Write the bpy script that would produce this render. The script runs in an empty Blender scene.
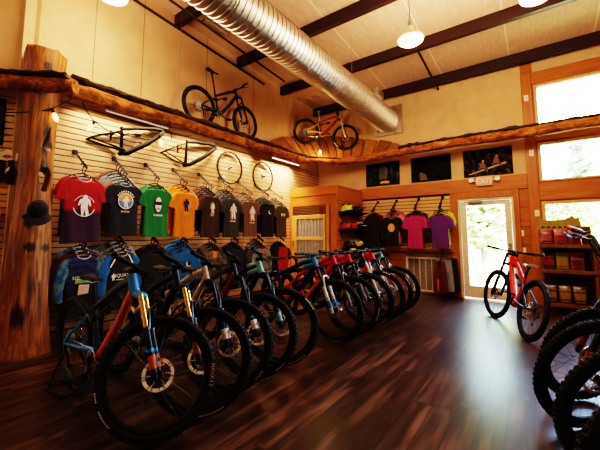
import bpy, bmesh, math, random
from mathutils import Vector, Matrix, noise
random.seed(7)
PI = math.pi
scene = bpy.context.scene
COL = scene.collection
WX, WY = -4.77, 7.40          # left wall plane, back wall plane

LAMP_W = 150
STRIP_W = (24, 30, 48)
SKY_S = 11.5
SUN_S = 26
EXPO = 0.3
VIEW = 'Filmic'
LOOK = 'Very High Contrast'
# ------------------------------------------------------------ materials
class NT:
    def __init__(s, name):
        s.m = bpy.data.materials.new(name); s.m.use_nodes = True
        s.t = s.m.node_tree; s.t.nodes.clear()
        s.out = s.t.nodes.new('ShaderNodeOutputMaterial')
        s.co = s.t.nodes.new('ShaderNodeTexCoord')
    def n(s, typ, **kw):
        nd = s.t.nodes.new(typ)
        for k, v in kw.items():
            if k.startswith('_'): setattr(nd, k[1:], v)
        for k, v in kw.items():
            if not k.startswith('_'): s.put(nd.inputs[k], v)
        return nd
    def put(s, sock, v):
        if hasattr(v, 'is_output') or isinstance(v, bpy.types.NodeSocket): s.t.links.new(v, sock)
        else: sock.default_value = v
    def math(s, op, a, b=None, clamp=False):
        nd = s.t.nodes.new('ShaderNodeMath'); nd.operation = op; nd.use_clamp = clamp
        s.put(nd.inputs[0], a)
        if b is not None: s.put(nd.inputs[1], b)
        return nd.outputs[0]
    def sep(s, vec):
        nd = s.n('ShaderNodeSeparateXYZ', Vector=vec); return nd.outputs
    def mapping(s, vec, scale):
        nd = s.n('ShaderNodeMapping', Vector=vec, Scale=scale); return nd.outputs[0]
    def noise(s, vec, scale, detail=4, rough=.55, dist=0):
        nd = s.n('ShaderNodeTexNoise', Vector=vec, Scale=scale, Detail=detail, Roughness=rough, Distortion=dist)
        return nd.outputs[0]
    def ramp(s, fac, stops):
        nd = s.t.nodes.new('ShaderNodeValToRGB'); s.put(nd.inputs[0], fac)
        e = nd.color_ramp.elements
        while len(e) < len(stops): e.new(.5)
        for el, (p, c) in zip(e, stops):
            el.position = p; el.color = (*c, 1) if len(c) == 3 else c
        return nd.outputs[0]
    def mix(s, fac, a, b, typ='MIX'):
        nd = s.t.nodes.new('ShaderNodeMix'); nd.data_type = 'RGBA'; nd.blend_type = typ
        s.put(nd.inputs[0], fac)
        for sock, v in ((nd.inputs[6], a), (nd.inputs[7], b)):
            if isinstance(v, tuple) and len(v) == 3: v = (*v, 1)
            s.put(sock, v)
        return nd.outputs[2]
    def bump(s, h, strength=.3, dist=.01):
        return s.n('ShaderNodeBump', Height=h, Strength=strength, Distance=dist).outputs[0]
    def principled(s, color, rough=.5, metal=0, normal=None, **kw):
        p = s.t.nodes.new('ShaderNodeBsdfPrincipled')
        if isinstance(color, tuple) and len(color) == 3: color = (*color, 1)
        s.put(p.inputs['Base Color'], color); s.put(p.inputs['Roughness'], rough); s.put(p.inputs['Metallic'], metal)
        if normal is not None: s.put(p.inputs['Normal'], normal)
        for k, v in kw.items(): s.put(p.inputs[k.replace('_', ' ')], v)
        s.t.links.new(p.outputs[0], s.out.inputs[0]); return p

_mc = {}
def plain(name, c, rough=.5, metal=0, var=.15, scale=30, bump=0, **kw):
    if name in _mc: return _mc[name]
    t = NT(name); ob = t.co.outputs['Object']
    nz = t.noise(ob, scale, 3)
    d = tuple(x * (1 - var) for x in c); l = tuple(min(1, x * (1 + var)) for x in c)
    col = t.ramp(nz, [(.3, d), (.7, l)])
    t.principled(col, rough, metal, t.bump(nz, bump, .003) if bump else None, **kw)
    _mc[name] = t.m; return t.m
def fabric(name, c, c2=None, split=None, pattern=None):
    """cloth; c2 below split height (local z) makes a dip-dyed garment; pattern mottles"""
    if name in _mc: return _mc[name]
    t = NT(name); ob = t.co.outputs['Object']
    wv = t.noise(t.mapping(ob, (1, 1, .25)), 26, 3)
    col = t.ramp(wv, [(.3, tuple(x * .72 for x in c)), (.7, c)])
    if c2 is not None and split is not None:
        z = t.sep(ob)[2]
        f = t.math('MULTIPLY', t.math('SUBTRACT', split, t.math('ADD', z, t.math('MULTIPLY', t.noise(ob, 9), .12))), 14, clamp=True)
        col = t.mix(f, col, c2)
    if pattern:
        f = t.ramp(t.noise(t.mapping(ob, pattern[2]), pattern[1], 3), [(.46, (0, 0, 0)), (.54, (1, 1, 1))])
        col = t.mix(f, col, pattern[0])
    t.principled(col, .9, 0, t.bump(wv, .15, .004), Sheen_Weight=.15)
    _mc[name] = t.m; return t.m
def wood(name, c1, c2, stretch=(1, 8, 8), scale=2.2, rough=.5, seam=None, knots=True, coat=0):
    if name in _mc: return _mc[name]
    t = NT(name); ob = t.co.outputs['Object']
    v = ob; tint = None; line = None
    if seam:
        ax, sp, off = seam
        s = t.math('DIVIDE', t.math('ADD', t.sep(ob)[ax], off), sp)
        fl = t.math('FLOOR', s); fr = t.math('FRACT', s)
        wn = t.n('ShaderNodeTexWhiteNoise', W=fl, _noise_dimensions='1D')
        tint = wn.outputs[0]
        cmb = t.n('ShaderNodeVectorMath', _operation='ADD'); t.put(cmb.inputs[0], ob)
        sc = t.n('ShaderNodeVectorMath', _operation='SCALE'); t.put(sc.inputs[0], wn.outputs[1]); sc.inputs['Scale'].default_value = 7
        t.put(cmb.inputs[1], sc.outputs[0]); v = cmb.outputs[0]
        edge = t.math('MINIMUM', fr, t.math('SUBTRACT', 1.0, fr))
        line = t.math('LESS_THAN', edge, .006 / sp)
    g = t.noise(t.mapping(v, stretch), scale, 6, .6, 1.2)
    col = t.ramp(g, [(.25, c1), (.75, c2)])
    fine = t.noise(t.mapping(v, tuple(x * 4 for x in stretch)), scale * 3, 3)
    col = t.mix(.35, col, t.ramp(fine, [(.3, tuple(x * .5 for x in c1)), (.7, c2)]), 'MULTIPLY') if False else t.mix(t.math('MULTIPLY', fine, .35), col, tuple(x * .55 for x in c1))
    if knots:
        vo = t.n('ShaderNodeTexVoronoi', Vector=t.mapping(v, tuple(.35 * x / max(1, min(stretch)) if x > 1 else .8 for x in stretch)), Scale=3.2)
        k = t.ramp(vo.outputs[0], [(.04, (1, 1, 1)), (.11, (0, 0, 0))])
        col = t.mix(t.math('MULTIPLY', k, .7), col, tuple(x * .3 for x in c1))
    if tint is not None:
        col = t.mix(t.math('MULTIPLY', tint, .35), col, tuple(x * .6 for x in c1))
        col = t.mix(t.math('MULTIPLY', line, .85), col, tuple(x * .12 for x in c1))
    t.principled(col, rough, 0, t.bump(g, .12, .006), Coat_Weight=coat, Coat_Roughness=.25)
    _mc[name] = t.m; return t.m
def metal(name, c, rough=.3, var=.1): return plain(name, c, rough, 1, var, 12)
def paint(name, c, rough=.42): return plain(name, c, rough, 0, .06, 8, Coat_Weight=.12, Coat_Roughness=.2, Specular_IOR_Level=.35)
def emis(name, c, strength):
    if name in _mc: return _mc[name]
    t = NT(name)
    nz = t.noise(t.co.outputs['Object'], 20, 2)
    col = t.ramp(nz, [(.2, tuple(x * .9 for x in c)), (.8, c)])
    t.principled((.8, .75, .6), .3, 0, None, Emission_Color=col, Emission_Strength=strength)
    _mc[name] = t.m; return t.m

M = {}
M['plaster'] = plain('wall_plaster', (.62, .405, .222), .9, 0, .10, 3.5, .15)
def ceiling_mat():
    t = NT('ceiling_fabric'); ob = t.co.outputs['Object']; x, y, z = t.sep(ob)
    fr = t.math('FRACT', t.math('DIVIDE', t.math('ADD', x, 20.37), 1.22))
    ln = t.math('LESS_THAN', t.math('ABSOLUTE', t.math('SUBTRACT', fr, .5)), .012)
    nz = t.noise(t.mapping(ob, (6, 1.2, 1)), 4, 5)
    col = t.ramp(nz, [(.25, (.56, .375, .25)), (.75, (.72, .505, .355))])
    col = t.mix(ln, col, (.78, .66, .48))
    t.principled(col, .8, 0, t.bump(nz, .25, .01)); return t.m
M['ceiling'] = ceiling_mat()
def floor_mat():
    t = NT('floor_planks'); ob = t.co.outputs['Object']; x, y, z = t.sep(ob)
    row = t.math('DIVIDE', t.math('ADD', x, 20.0), .152); rf = t.math('FLOOR', row); rr = t.math('FRACT', row)
    w1 = t.n('ShaderNodeTexWhiteNoise', W=rf, _noise_dimensions='1D').outputs[0]
    cel = t.math('ADD', t.math('DIVIDE', y, 1.22), t.math('MULTIPLY', w1, 9.7)); cf = t.math('FLOOR', cel); cr = t.math('FRACT', cel)
    idv = t.math('ADD', t.math('MULTIPLY', rf, 13.7), cf)
    w2 = t.n('ShaderNodeTexWhiteNoise', W=idv, _noise_dimensions='1D')
    sc = t.n('ShaderNodeVectorMath', _operation='SCALE'); t.put(sc.inputs[0], w2.outputs[1]); sc.inputs['Scale'].default_value = 9
    ad = t.n('ShaderNodeVectorMath', _operation='ADD'); t.put(ad.inputs[0], ob); t.put(ad.inputs[1], sc.outputs[0])
    g = t.noise(t.mapping(ad.outputs[0], (6.5, .7, 1)), 2.4, 2.5, .55, .3)
    col = t.ramp(g, [(.28, (.012, .006, .0045)), (.48, (.044, .021, .0145)), (.70, (.155, .078, .053))])
    col = t.mix(t.math('MULTIPLY', w2.outputs[0], .7), col, (.011, .0045, .003))
    e1 = t.math('MINIMUM', rr, t.math('SUBTRACT', 1.0, rr)); e2 = t.math('MINIMUM', cr, t.math('SUBTRACT', 1.0, cr))
    ln = t.math('MAXIMUM', t.math('LESS_THAN', e1, .022), t.math('LESS_THAN', e2, .003))
    col = t.mix(t.math('MULTIPLY', ln, .8), col, (.004, .002, .0015))
    h = t.math('SUBTRACT', g, ln)
    rg = t.math('ADD', .25, t.math('MULTIPLY', t.noise(ob, 1.1, 2), .10))
    t.principled(col, rg, 0, t.bump(h, .05, .003)); return t.m
M['floor'] = floor_mat()
PINE1, PINE2 = (.32, .092, .014), (.60, .215, .042)
M['pine_h'] = wood('pine_boards_horizontal', PINE1, PINE2, (1, 7, 9), 2.0, .45, (2, .36, .02))
M['pine_x'] = wood('pine_board', PINE1, PINE2, (1, 7, 9), 2.0, .45)
M['pine_v'] = wood('pine_post', PINE1, PINE2, (9, 9, 1), 2.0, .45)
M['pine_side'] = wood('pine_boards_side', (.38, .125, .020), (.66, .26, .055), (9, 1, 9), 2.0, .45, (2, .29, .01))
M['pine_dark'] = wood('pine_dark_trim', (.20, .07, .018), (.36, .14, .04), (9, 9, 1), 2.0, .45)
M['slat'] = wood('slat_panel_maple', (.54, .325, .17), (.68, .435, .25), (9, 1, 6), 1.4, .5, None, False)
M['slat_x'] = wood('slat_panel_maple_back', (.60, .37, .15), (.74, .50, .24), (1, 9, 6), 1.4, .5, None, False)
M['groove'] = plain('slat_groove', (.018, .008, .004), .9)
def log_mat(name, st):
    t = NT(name); ob = t.co.outputs['Object']
    g = t.noise(t.mapping(ob, st), 2.6, 7, .68, 1.6); c = t.noise(ob, 7, 5, .6, .8); q = t.noise(ob, 26, 3)
    col = t.ramp(g, [(.30, (.10, .028, .005)), (.48, (.34, .125, .026)), (.62, (.56, .235, .05)), (.80, (.78, .42, .12))])
    col = t.mix(t.ramp(c, [(.38, (.8, .8, .8)), (.56, (0, 0, 0))]), col, (.12, .036, .008))
    h = t.math('ADD', t.math('MULTIPLY', g, .7), t.math('ADD', t.math('MULTIPLY', c, 1.2), t.math('MULTIPLY', q, .3)))
    t.principled(col, .8, 0, t.bump(h, .8, .03), Specular_IOR_Level=.25); return t.m
M['log'] = log_mat('peeled_log', (4, .8, 4)); M['log_x'] = log_mat('peeled_log_back', (.8, 4, 4))
M['bark'] = plain('rough_bark', (.045, .024, .013), .95, 0, .5, 18, .8)
M['slab'] = wood('bark_edged_slab', (.13, .05, .015), (.30, .13, .04), (6, 6, 6), 1.5, .7)
M['trunk'] = wood('weathered_trunk', (.16, .052, .011), (.50, .20, .043), (7, 7, .9), 2.2, .6)
M['white'] = plain('white_enamel', (.80, .76, .66), .45, 0, .05)
M['black'] = plain('black_plastic', (.008, .008, .009), .55, 0, .2, 30, 0, Specular_IOR_Level=.3)
M['blackmetal'] = plain('black_powder_coat', (.013, .012, .012), .38, .3, .2)
M['beam'] = plain('brown_steel_purlin', (.030, .013, .009), .5, .2, .2, 6)
M['galv'] = metal('galvanised_steel', (.55, .50, .43), .42, .12)
M['galvdoor'] = metal('corrugated_sheet', (.60, .58, .56), .45, .15)
M['chrome'] = metal('polished_steel', (.88, .93, 1.0), .22)
M['steel'] = metal('brushed_steel', (.42, .42, .42), .35)
M['rubber'] = plain('tyre_rubber', (.0085, .0085, .009), .68, 0, .25, 40, 0, Specular_IOR_Level=.35)
M['gold'] = metal('gold_stanchion', (.80, .46, .10), .25)
M['spoke'] = metal('spoke_steel', (.10, .10, .10), .35)
M['bulb'] = emis('lit_filament_bulb', (1, .48, .12), 6)
M['led'] = emis('lit_led_diffuser', (1, .78, .46), 5)
M['led_dim'] = emis('dim_led_diffuser', (1, .86, .66), .7)
M['lampglow'] = emis('lit_lamp_lens', (1, .80, .52), 2.6)
def glass_mat():
    t = NT('window_glass')
    tr = t.n('ShaderNodeBsdfTransparent', Color=(.95, .97, .96, 1)); gl = t.n('ShaderNodeBsdfGlossy', Color=(1, 1, 1, 1), Roughness=.03)
    fr = t.n('ShaderNodeFresnel', IOR=1.3)
    mx = t.n('ShaderNodeMixShader'); t.put(mx.inputs[0], fr.outputs[0]); t.put(mx.inputs[1], tr.outputs[0]); t.put(mx.inputs[2], gl.outputs[0])
    t.t.links.new(mx.outputs[0], t.out.inputs[0]); return t.m
M['glass'] = glass_mat()

# ------------------------------------------------------------ mesh collector
def rect(b, x0, x1, ya, yb, z0, z1, wl, wr, wb, wt, ch=.004):
    """rectangular frame of four butted members"""
    b.chbox((x0, ya, z0), (x0 + wl, yb, z1), ch).chbox((x1 - wr, ya, z0), (x1, yb, z1), ch)
    if wb: b.chbox((x0 + wl, ya, z0), (x1 - wr, yb, z0 + wb), ch)
    return b.chbox((x0 + wl, ya, z1 - wt), (x1 - wr, yb, z1), ch)
def frame_to(d, up=(0, 0, 1)):
    d = Vector(d).normalized(); up = Vector(up)
    if abs(d.dot(up)) > .98: up = Vector((1, 0, 0))
    a = d.cross(up).normalized(); b = a.cross(d).normalized()
    return a, b, d
class MB:
    def __init__(s): s.v = []; s.f = []; s.mi = []
    def add(s, vs, fs, mi=0, mat=None):
        o = len(s.v)
        s.v += [tuple(mat @ Vector(p)) if mat else tuple(p) for p in vs]
        s.f += [tuple(i + o for i in f) for f in fs]; s.mi += [mi] * len(fs); return s
    def box(s, lo, hi, mi=0, mat=None):
        x0, y0, z0 = lo; x1, y1, z1 = hi
        vs = [(x0, y0, z0), (x1, y0, z0), (x1, y1, z0), (x0, y1, z0), (x0, y0, z1), (x1, y0, z1), (x1, y1, z1), (x0, y1, z1)]
        return s.add(vs, [(0, 3, 2, 1), (4, 5, 6, 7), (0, 1, 5, 4), (1, 2, 6, 5), (2, 3, 7, 6), (3, 0, 4, 7)], mi, mat)
    def cbox(s, c, sz, mi=0, mat=None):
        return s.box([c[i] - sz[i] / 2 for i in range(3)], [c[i] + sz[i] / 2 for i in range(3)], mi, mat)
    def chbox(s, lo, hi, ch=.008, mi=0, mat=None):
        """box with chamfered vertical/long edges in all directions"""
        cx, cy, cz = [(lo[i] + hi[i]) / 2 for i in range(3)]; h = [(hi[i] - lo[i]) / 2 for i in range(3)]
        ch = min(ch, min(h) * .6); vs = []; idx = {}
        for sx in (-1, 1):
            for sy in (-1, 1):
                for sz in (-1, 1):
                    for a in range(3):
                        p = [sx * (h[0] - ch), sy * (h[1] - ch), sz * (h[2] - ch)]
                        p[a] = (sx, sy, sz)[a] * h[a]
                        idx[(sx, sy, sz, a)] = len(vs); vs.append((cx + p[0], cy + p[1], cz + p[2]))
        fs = []
        for a in range(3):
            b, c = (a + 1) % 3, (a + 2) % 3
            for sa in (-1, 1):
                q = []
                for sb, sc in ((-1, -1), (1, -1), (1, 1), (-1, 1)):
                    k = [0, 0, 0]; k[a] = sa; k[b] = sb; k[c] = sc; q.append(idx[(*k, a)])
                fs.append(tuple(q if sa > 0 else q[::-1]))
            for sb in (-1, 1):
                for sc in (-1, 1):   # edge along a between faces b and c
                    k0 = [0, 0, 0]; k0[b] = sb; k0[c] = sc; k0[a] = -1; k1 = list(k0); k1[a] = 1
                    q = [idx[(*k0, b)], idx[(*k1, b)], idx[(*k1, c)], idx[(*k0, c)]]
                    fs.append(tuple(q if sb * sc > 0 else q[::-1])); 
        for sx in (-1, 1):
            for sy in (-1, 1):
                for sz in (-1, 1):
                    q = [idx[(sx, sy, sz, a)] for a in range(3)]
                    fs.append(tuple(q if sx * sy * sz > 0 else q[::-1]))
        return s.add(vs, fs, mi, mat)
    def loft(s, rings, cap=True, mi=0, closed=False, mat=None):
        n = len(rings[0]); vs = [p for r in rings for p in r]; fs = []
        R = len(rings)
        for i in range(R if closed else R - 1):
            j = (i + 1) % R
            for k in range(n):
                l = (k + 1) % n
                fs.append((i * n + k, i * n + l, j * n + l, j * n + k))
        if cap and not closed:
            fs.append(tuple(range(n))[::-1]); fs.append(tuple((R - 1) * n + k for k in range(n)))
        return s.add(vs, fs, mi, mat)
    def tube(s, pts, r, n=8, mi=0, cap=True, squash=1.0, mat=None, closed=False):
        pts = [Vector(p) for p in pts]
        if not isinstance(r, (list, tuple)): r = [r] * len(pts)
        rings = []; a = None
        for i, p in enumerate(pts):
            if closed: d = pts[(i + 1) % len(pts)] - pts[i - 1]
            else: d = pts[min(i + 1, len(pts) - 1)] - pts[max(i - 1, 0)]
            d.normalize()
            if a is None: a, b, _ = frame_to(d)
            else:
                a = (a - d * a.dot(d)); a = a.normalized() if a.length > 1e-6 else frame_to(d)[0]
                b = a.cross(d).normalized()
            rings.append([tuple(p + (a * math.cos(t) * squash + b * math.sin(t)) * r[i]) for t in (2 * PI * k / n for k in range(n))])
        return s.loft(rings, cap, mi, closed, mat)
    def lathe(s, prof, n=24, mi=0, mat=None, cap=False, closed=False):
        rings = [[(r * math.cos(2 * PI * k / n), r * math.sin(2 * PI * k / n), z) for k in range(n)] for r, z in prof]
        return s.loft(rings, cap, mi, closed, mat)
    def prism(s, poly, d0, d1, mi=0, mat=None):
        n = len(poly)
        vs = [(x, y, d0) for x, y in poly] + [(x, y, d1) for x, y in poly]
        fs = [tuple(range(n))[::-1], tuple(range(n, 2 * n))] + [(i, (i + 1) % n, n + (i + 1) % n, n + i) for i in range(n)]
        return s.add(vs, fs, mi, mat)
    def sphere(s, c, r, n=12, m=8, mi=0, mat=None):
        if not isinstance(r, (tuple, list)): r = (r, r, r)
        rings = []
        for i in range(m + 1):
            th = -PI / 2 + PI * i / m; th = max(-PI / 2 + .02, min(PI / 2 - .02, th))
            rings.append([(c[0] + r[0] * math.cos(th) * math.cos(2 * PI * k / n), c[1] + r[1] * math.cos(th) * math.sin(2 * PI * k / n), c[2] + r[2] * math.sin(th)) for k in range(n)])
        return s.loft(rings, True, mi, False, mat)
    def mesh(s, name, mats, smooth=True, angle=40):
        me = bpy.data.meshes.new(name); me.from_pydata(s.v, [], s.f)
        for m in (mats if isinstance(mats, (list, tuple)) else [mats]): me.materials.append(m)
        me.polygons.foreach_set('material_index', s.mi)
        if smooth:
            me.polygons.foreach_set('use_smooth', [True] * len(me.polygons)); me.set_sharp_from_angle(angle=math.radians(angle))
        me.update(); return me
    def build(s, name, mats, parent=None, smooth=True, angle=40):
        return link(name, s.mesh(name, mats, smooth, angle), parent)
def link(name, me, parent=None, loc=None, mat=None):
    o = bpy.data.objects.new(name, me); COL.objects.link(o)
    if parent is not None: o.parent = parent
    if mat is not None: o.matrix_local = mat
    elif loc is not None: o.location = loc
    return o
def tag(o, label=None, cat=None, group=None, kind=None):
    if label: o['label'] = label
    if cat: o['category'] = cat
    if group: o['group'] = group
    if kind: o['kind'] = kind
    return o
def thing(name, label, cat, loc=(0, 0, 0), rz=0, group=None):
    o = bpy.data.objects.new(name, None); o.empty_display_size = .1; COL.objects.link(o)
    o.location = loc; o.rotation_euler = (0, 0, rz)
    return tag(o, label, cat, group)
def struct(name, mb, mats, label=None, cat=None, parent=None, smooth=False):
    o = mb.build(name, mats, parent, smooth)
    if parent is None: tag(o, label, cat, None, 'structure')
    return o
def text_mesh(txt, size, mat, name, parent, matrix, extrude=.0008):
    cu = bpy.data.curves.new(name + '_letters', 'FONT'); cu.body = txt; cu.size = size; cu.align_x = 'CENTER'; cu.align_y = 'CENTER'; cu.extrude = extrude
    cu.resolution_u = 3
    o = bpy.data.objects.new('tmp', cu); COL.objects.link(o)
    dg = bpy.context.evaluated_depsgraph_get(); me = bpy.data.meshes.new_from_object(o.evaluated_get(dg)); me.name = name
    bpy.data.objects.remove(o); bpy.data.curves.remove(cu)
    me.materials.clear(); me.materials.append(mat)
    return link(name, me, parent, mat=matrix)
def fbm(p, o=3): return noise.fractal(Vector(p), 1.0, 2.0, o)
def basis(xa, ya, za, loc):
    m = Matrix.Identity(4)
    for i in range(3): m[i][0], m[i][1], m[i][2], m[i][3] = xa[i], ya[i], za[i], loc[i]
    return m
# ============================================================ THE ROOM
RX, RY = 5.0, -3.2
def zb(y): return 4.5 + .068 * (7.2 - y)      # underside of the purlins
b = MB().box((-8.35, RY - .15, -.12), (RX + .15, WY + .15, 0)); struct('floor', b, M['floor'])
b = MB()
y0, y1 = RY - .15, WY + .15
za, zc_ = zb(y0) + .2, zb(y1) + .2
b.add([(-8.35, y0, za), (RX + .15, y0, za), (RX + .15, y1, zc_), (-8.35, y1, zc_), (-8.35, y0, za + .1), (RX + .15, y0, za + .1), (RX + .15, y1, zc_ + .1), (-8.35, y1, zc_ + .1)],
      [(0, 1, 2, 3), (7, 6, 5, 4), (0, 4, 5, 1), (1, 5, 6, 2), (2, 6, 7, 3), (3, 7, 4, 0)])
struct('ceiling', b, M['ceiling'])
def slope_wall(b, x0, x1):
    b.add([(x0, y0, 0), (x1, y0, 0), (x1, y1, 0), (x0, y1, 0), (x0, y0, za), (x1, y0, za), (x1, y1, zc_), (x0, y1, zc_)],
          [(0, 3, 2, 1), (4, 5, 6, 7), (0, 1, 5, 4), (1, 2, 6, 5), (2, 3, 7, 6), (3, 0, 4, 7)])
b = MB()
b.add([(WX - .15, 1.0, 0), (WX, 1.0, 0), (WX, y1, 0), (WX - .15, y1, 0), (WX - .15, 1.0, zb(1.0) + .2), (WX, 1.0, zb(1.0) + .2), (WX, y1, zc_), (WX - .15, y1, zc_)], [(0, 3, 2, 1), (4, 5, 6, 7), (0, 1, 5, 4), (1, 2, 6, 5), (2, 3, 7, 6), (3, 0, 4, 7)])
struct('wall_left', b, M['plaster'])
# the wall turns outward behind the trunk
AD, AN = Vector((-.64, -.768, 0)), Vector((.768, -.64, 0)); AP = Vector((WX, 1.10, 0))
def ang(u, o, z): return tuple(AP + AD * u + AN * o + Vector((0, 0, z)))
b = MB(); vs = [ang(u, o, z) for z in (0, 5.0) for u, o in ((-.05, 0), (5.2, 0), (5.2, -.15), (-.05, -.15))]
b.add(vs, [(0, 3, 2, 1), (4, 5, 6, 7), (0, 1, 5, 4), (1, 2, 6, 5), (2, 3, 7, 6), (3, 0, 4, 7)]); struct('wall_alcove', b, M['plaster'])
b = MB(); A4 = basis(AD, AN, (0, 0, 1), AP)
b.box((0, 0, .1), (5.15, .012, 2.97), 1, A4)
z = .12
while z < 2.95:
    b.chbox((.01, .010, z), (5.14, .030, z + .0645), .003, 0, A4); z += .0762
struct('trim_9', b, [M['slat'], M['groove']])
LX = -8.2
b = MB(); slope_wall(b, RX, RX + .15); struct('wall_right', b, M['plaster'])
b = MB().box((-8.3, RY - .15, 0), (RX, RY, za)); struct('wall_front', b, M['plaster'])
# seams of the wallboard above the log, left wall
b = MB()
for y in (1.75, 2.42, 3.62, 4.85, 6.05):
    b.box((WX, y - .004, 2.95), (WX + .003, y + .004, zb(y) + .19))
struct('trim_1', b, plain('wallboard_seam', (.20, .135, .06), .9))
# slatted display panel: grooves cut 76 mm apart
b = MB().box((WX, 1.06, .1), (WX + .012, WY - .002, 2.97), 1)
k = 0
z = .12
while z < 2.95:
    b.chbox((WX + .010, 1.07, z), (WX + .030, WY - .004, z + .0645), .003, 0); z += .0762
struct('trim_2', b, [M['slat'], M['groove']])
b = MB().box((-3.47, WY - .012, .95), (-1.40, WY, 2.14), 1)
z = .96
while z < 2.08:
    b.chbox((-3.465, WY - .030, z), (-1.405, WY - .010, z + .0645), .003, 0); z += .0762
struct('trim_3', b, [M['slat_x'], M['groove']])
# back wall, built round its openings
DX0, DX1, DZ = -1.31, -.33, 2.0
WL, WR = .10, 2.55
WINS = [(3.16, 4.10), (2.24, 2.97), (1.00, 1.87)]
b = MB()
b.box((WX, WY, 2.40), (-.09, WY + .15, 4.80), 0)
b.box((WX, WY, 0), (DX0, WY + .15, 2.40), 1)
b.box((DX0, WY, DZ), (DX1, WY + .15, 2.40), 1)
b.box((DX1, WY, 0), (-.09, WY + .15, 2.40), 1)
b.box((-.09, WY, 0), (WL, WY + .15, 4.80), 1)
for z0, z1 in ((0, 1.0), (1.87, 2.24), (2.97, 3.16), (4.10, 4.80)): b.box((WL, WY, z0), (WR, WY + .15, z1), 1 if z1 < 4.5 else 0)
b.box((WR, WY, 0), (RX, WY + .15, 4.80), 1)
struct('wall_back', b, [M['plaster'], M['pine_h']])
b = MB().chbox((-3.47, WY - .035, 2.135), (-.092, WY, 2.41), .006); struct('trim_4', b, wood('pine_band', PINE1, PINE2, (1, 7, 9), 2.0, .45))
b = MB().chbox((-3.47, WY - .05, .90), (-1.40, WY, .955), .006); struct('trim_5', b, M['pine_x'])
b = MB().chbox((-.092, WY - .04, 0), (.075, WY, 4.34), .006); struct('trim_6', b, M['pine_v'])
b = MB().chbox((.075, WY - .04, 4.10), (WR + .2, WY, 4.34), .006).chbox((.075, WY - .03, 1.895), (WR + .2, WY, 2.21), .006).chbox((.075, WY - .03, 2.99), (WR + .2, WY, 3.15), .006).chbox((.075, WY - .03, .76), (WR + .2, WY, .98), .006)
struct('trim_7', b, M['pine_x'])
b = MB().chbox((-1.45, WY - .035, 0), (DX0, WY, 2.135), .005).chbox((DX1, WY - .035, 0), (-.24, WY, 2.135), .005).chbox((DX0, WY - .035, DZ), (DX1, WY, 2.135), .005)
struct('trim_8', b, M['pine_v'])
b = MB().chbox((-3.47, WY - .03, 0), (-1.45, WY, .10), .005); struct('baseboard_back', b, M['pine_dark'])
b = MB().chbox((WX, 1.06, 0), (WX + .03, 6.05, .10), .005); struct('baseboard_left', b, M['pine_dark'])
# windows
for i, (z0, z1) in enumerate(WINS):
    f = MB()
    rect(f, WL, WR, WY - .02, WY + .1, z0, z1, .05, .05, .04, .05); f.chbox((1.30, WY + .002, z0 + .04), (1.36, WY + .098, z1 - .05), .004)
    w = struct('window_%d' % (i + 1), f, wood('window_jamb_pale', (.60, .34, .12), (.80, .52, .24), (8, 8, 8), 1.4, .4, None, False))
    MB().box((WL + .04, WY + .05, z0 + .03), (WR - .04, WY + .056, z1 - .04)).build('pane', M['glass'], w, False)
# glazed exit door
d = MB()
rect(d, DX0, DX1, WY - .02, WY + .1, 0, DZ, .045, .045, 0, .045)
door = struct('door_1', d, plain('door_frame_cream', (.72, .60, .42), .4))
l = MB()
x0, x1 = DX0 + .05, DX1 - .05
rect(l, x0, x1, WY + .02, WY + .065, .02, 1.95, .105, .105, .23, .09)
lf = l.build('door_leaf', plain('door_leaf_white', (.78, .70, .56), .4), door, False)
MB().box((x0 + .1, WY + .04, .24), (x1 - .1, WY + .046, 1.87)).build('pane', M['glass'], lf, False)
MB().chbox((-1.10, WY - .05, 1.91), (-.86, WY + .02, 1.96), .008).tube([(-.88, WY - .03, 1.955), (-.72, WY - .09, 1.965), (-.60, WY - .01, 1.97)], .008).build('door_closer', M['steel'], door)
MB().chbox((x1 - .075, WY - .005, .93), (x1 - .03, WY + .022, 1.10), .005).tube([(x1 - .05, WY - .03, 1.03), (x1 - .16, WY - .035, 1.03)], .01).tube([(x1 - .05, WY + .0, 1.03), (x1 - .05, WY - .035, 1.03)], .012).build('door_handle', M['steel'], door)
# purlins across the ceiling
for y in (7.16, 5.75, 4.36, 2.94, 1.52, .10, -1.32, -2.74):
    z = zb(y); b = MB()
    b.box((WX + .002, y - .012, z), (RX - .002, y, z + .195)).box((WX + .002, y, z), (RX - .002, y + .085, z + .012)).box((WX + .002, y + .073, z), (RX - .002, y + .085, z + .03)).box((WX + .002, y, z + .183), (RX - .002, y + .07, z + .195))
    struct('ceiling_beam', b, M['beam'])
# conduit runs along the left eave and a pipe across the right-hand purlins
def pipe(name, pts, r, mt, label, group=None, cat='pipe'):
    o = MB().tube(pts, r, 8).build(name, mt); return tag(o, label, cat, group)
pipe('conduit', [(WX + .03, y, zb(y) - .02) for y in (1.2, 2, 4, 5.15)], .022, M['beam'], 'dark conduit running along the top of the left wall', None, 'conduit')
pipe('conduit', [(-4.28, y, zb(y) - .020) for y in (-2.5, 0, 2, 4, 5.3)], .02, M['beam'], 'dark conduit strapped under the beams between wall and duct', None, 'conduit')
pipe('sprinkler_pipe', [(-1.55, 5.80, zb(5.8) - .022), (-1.565, 6.5, zb(6.5) - .022), (-1.58, 7.36, zb(7.36) - .022)], .022, M['beam'], 'dark pipe crossing under the last ceiling beam at right of duct')
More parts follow.
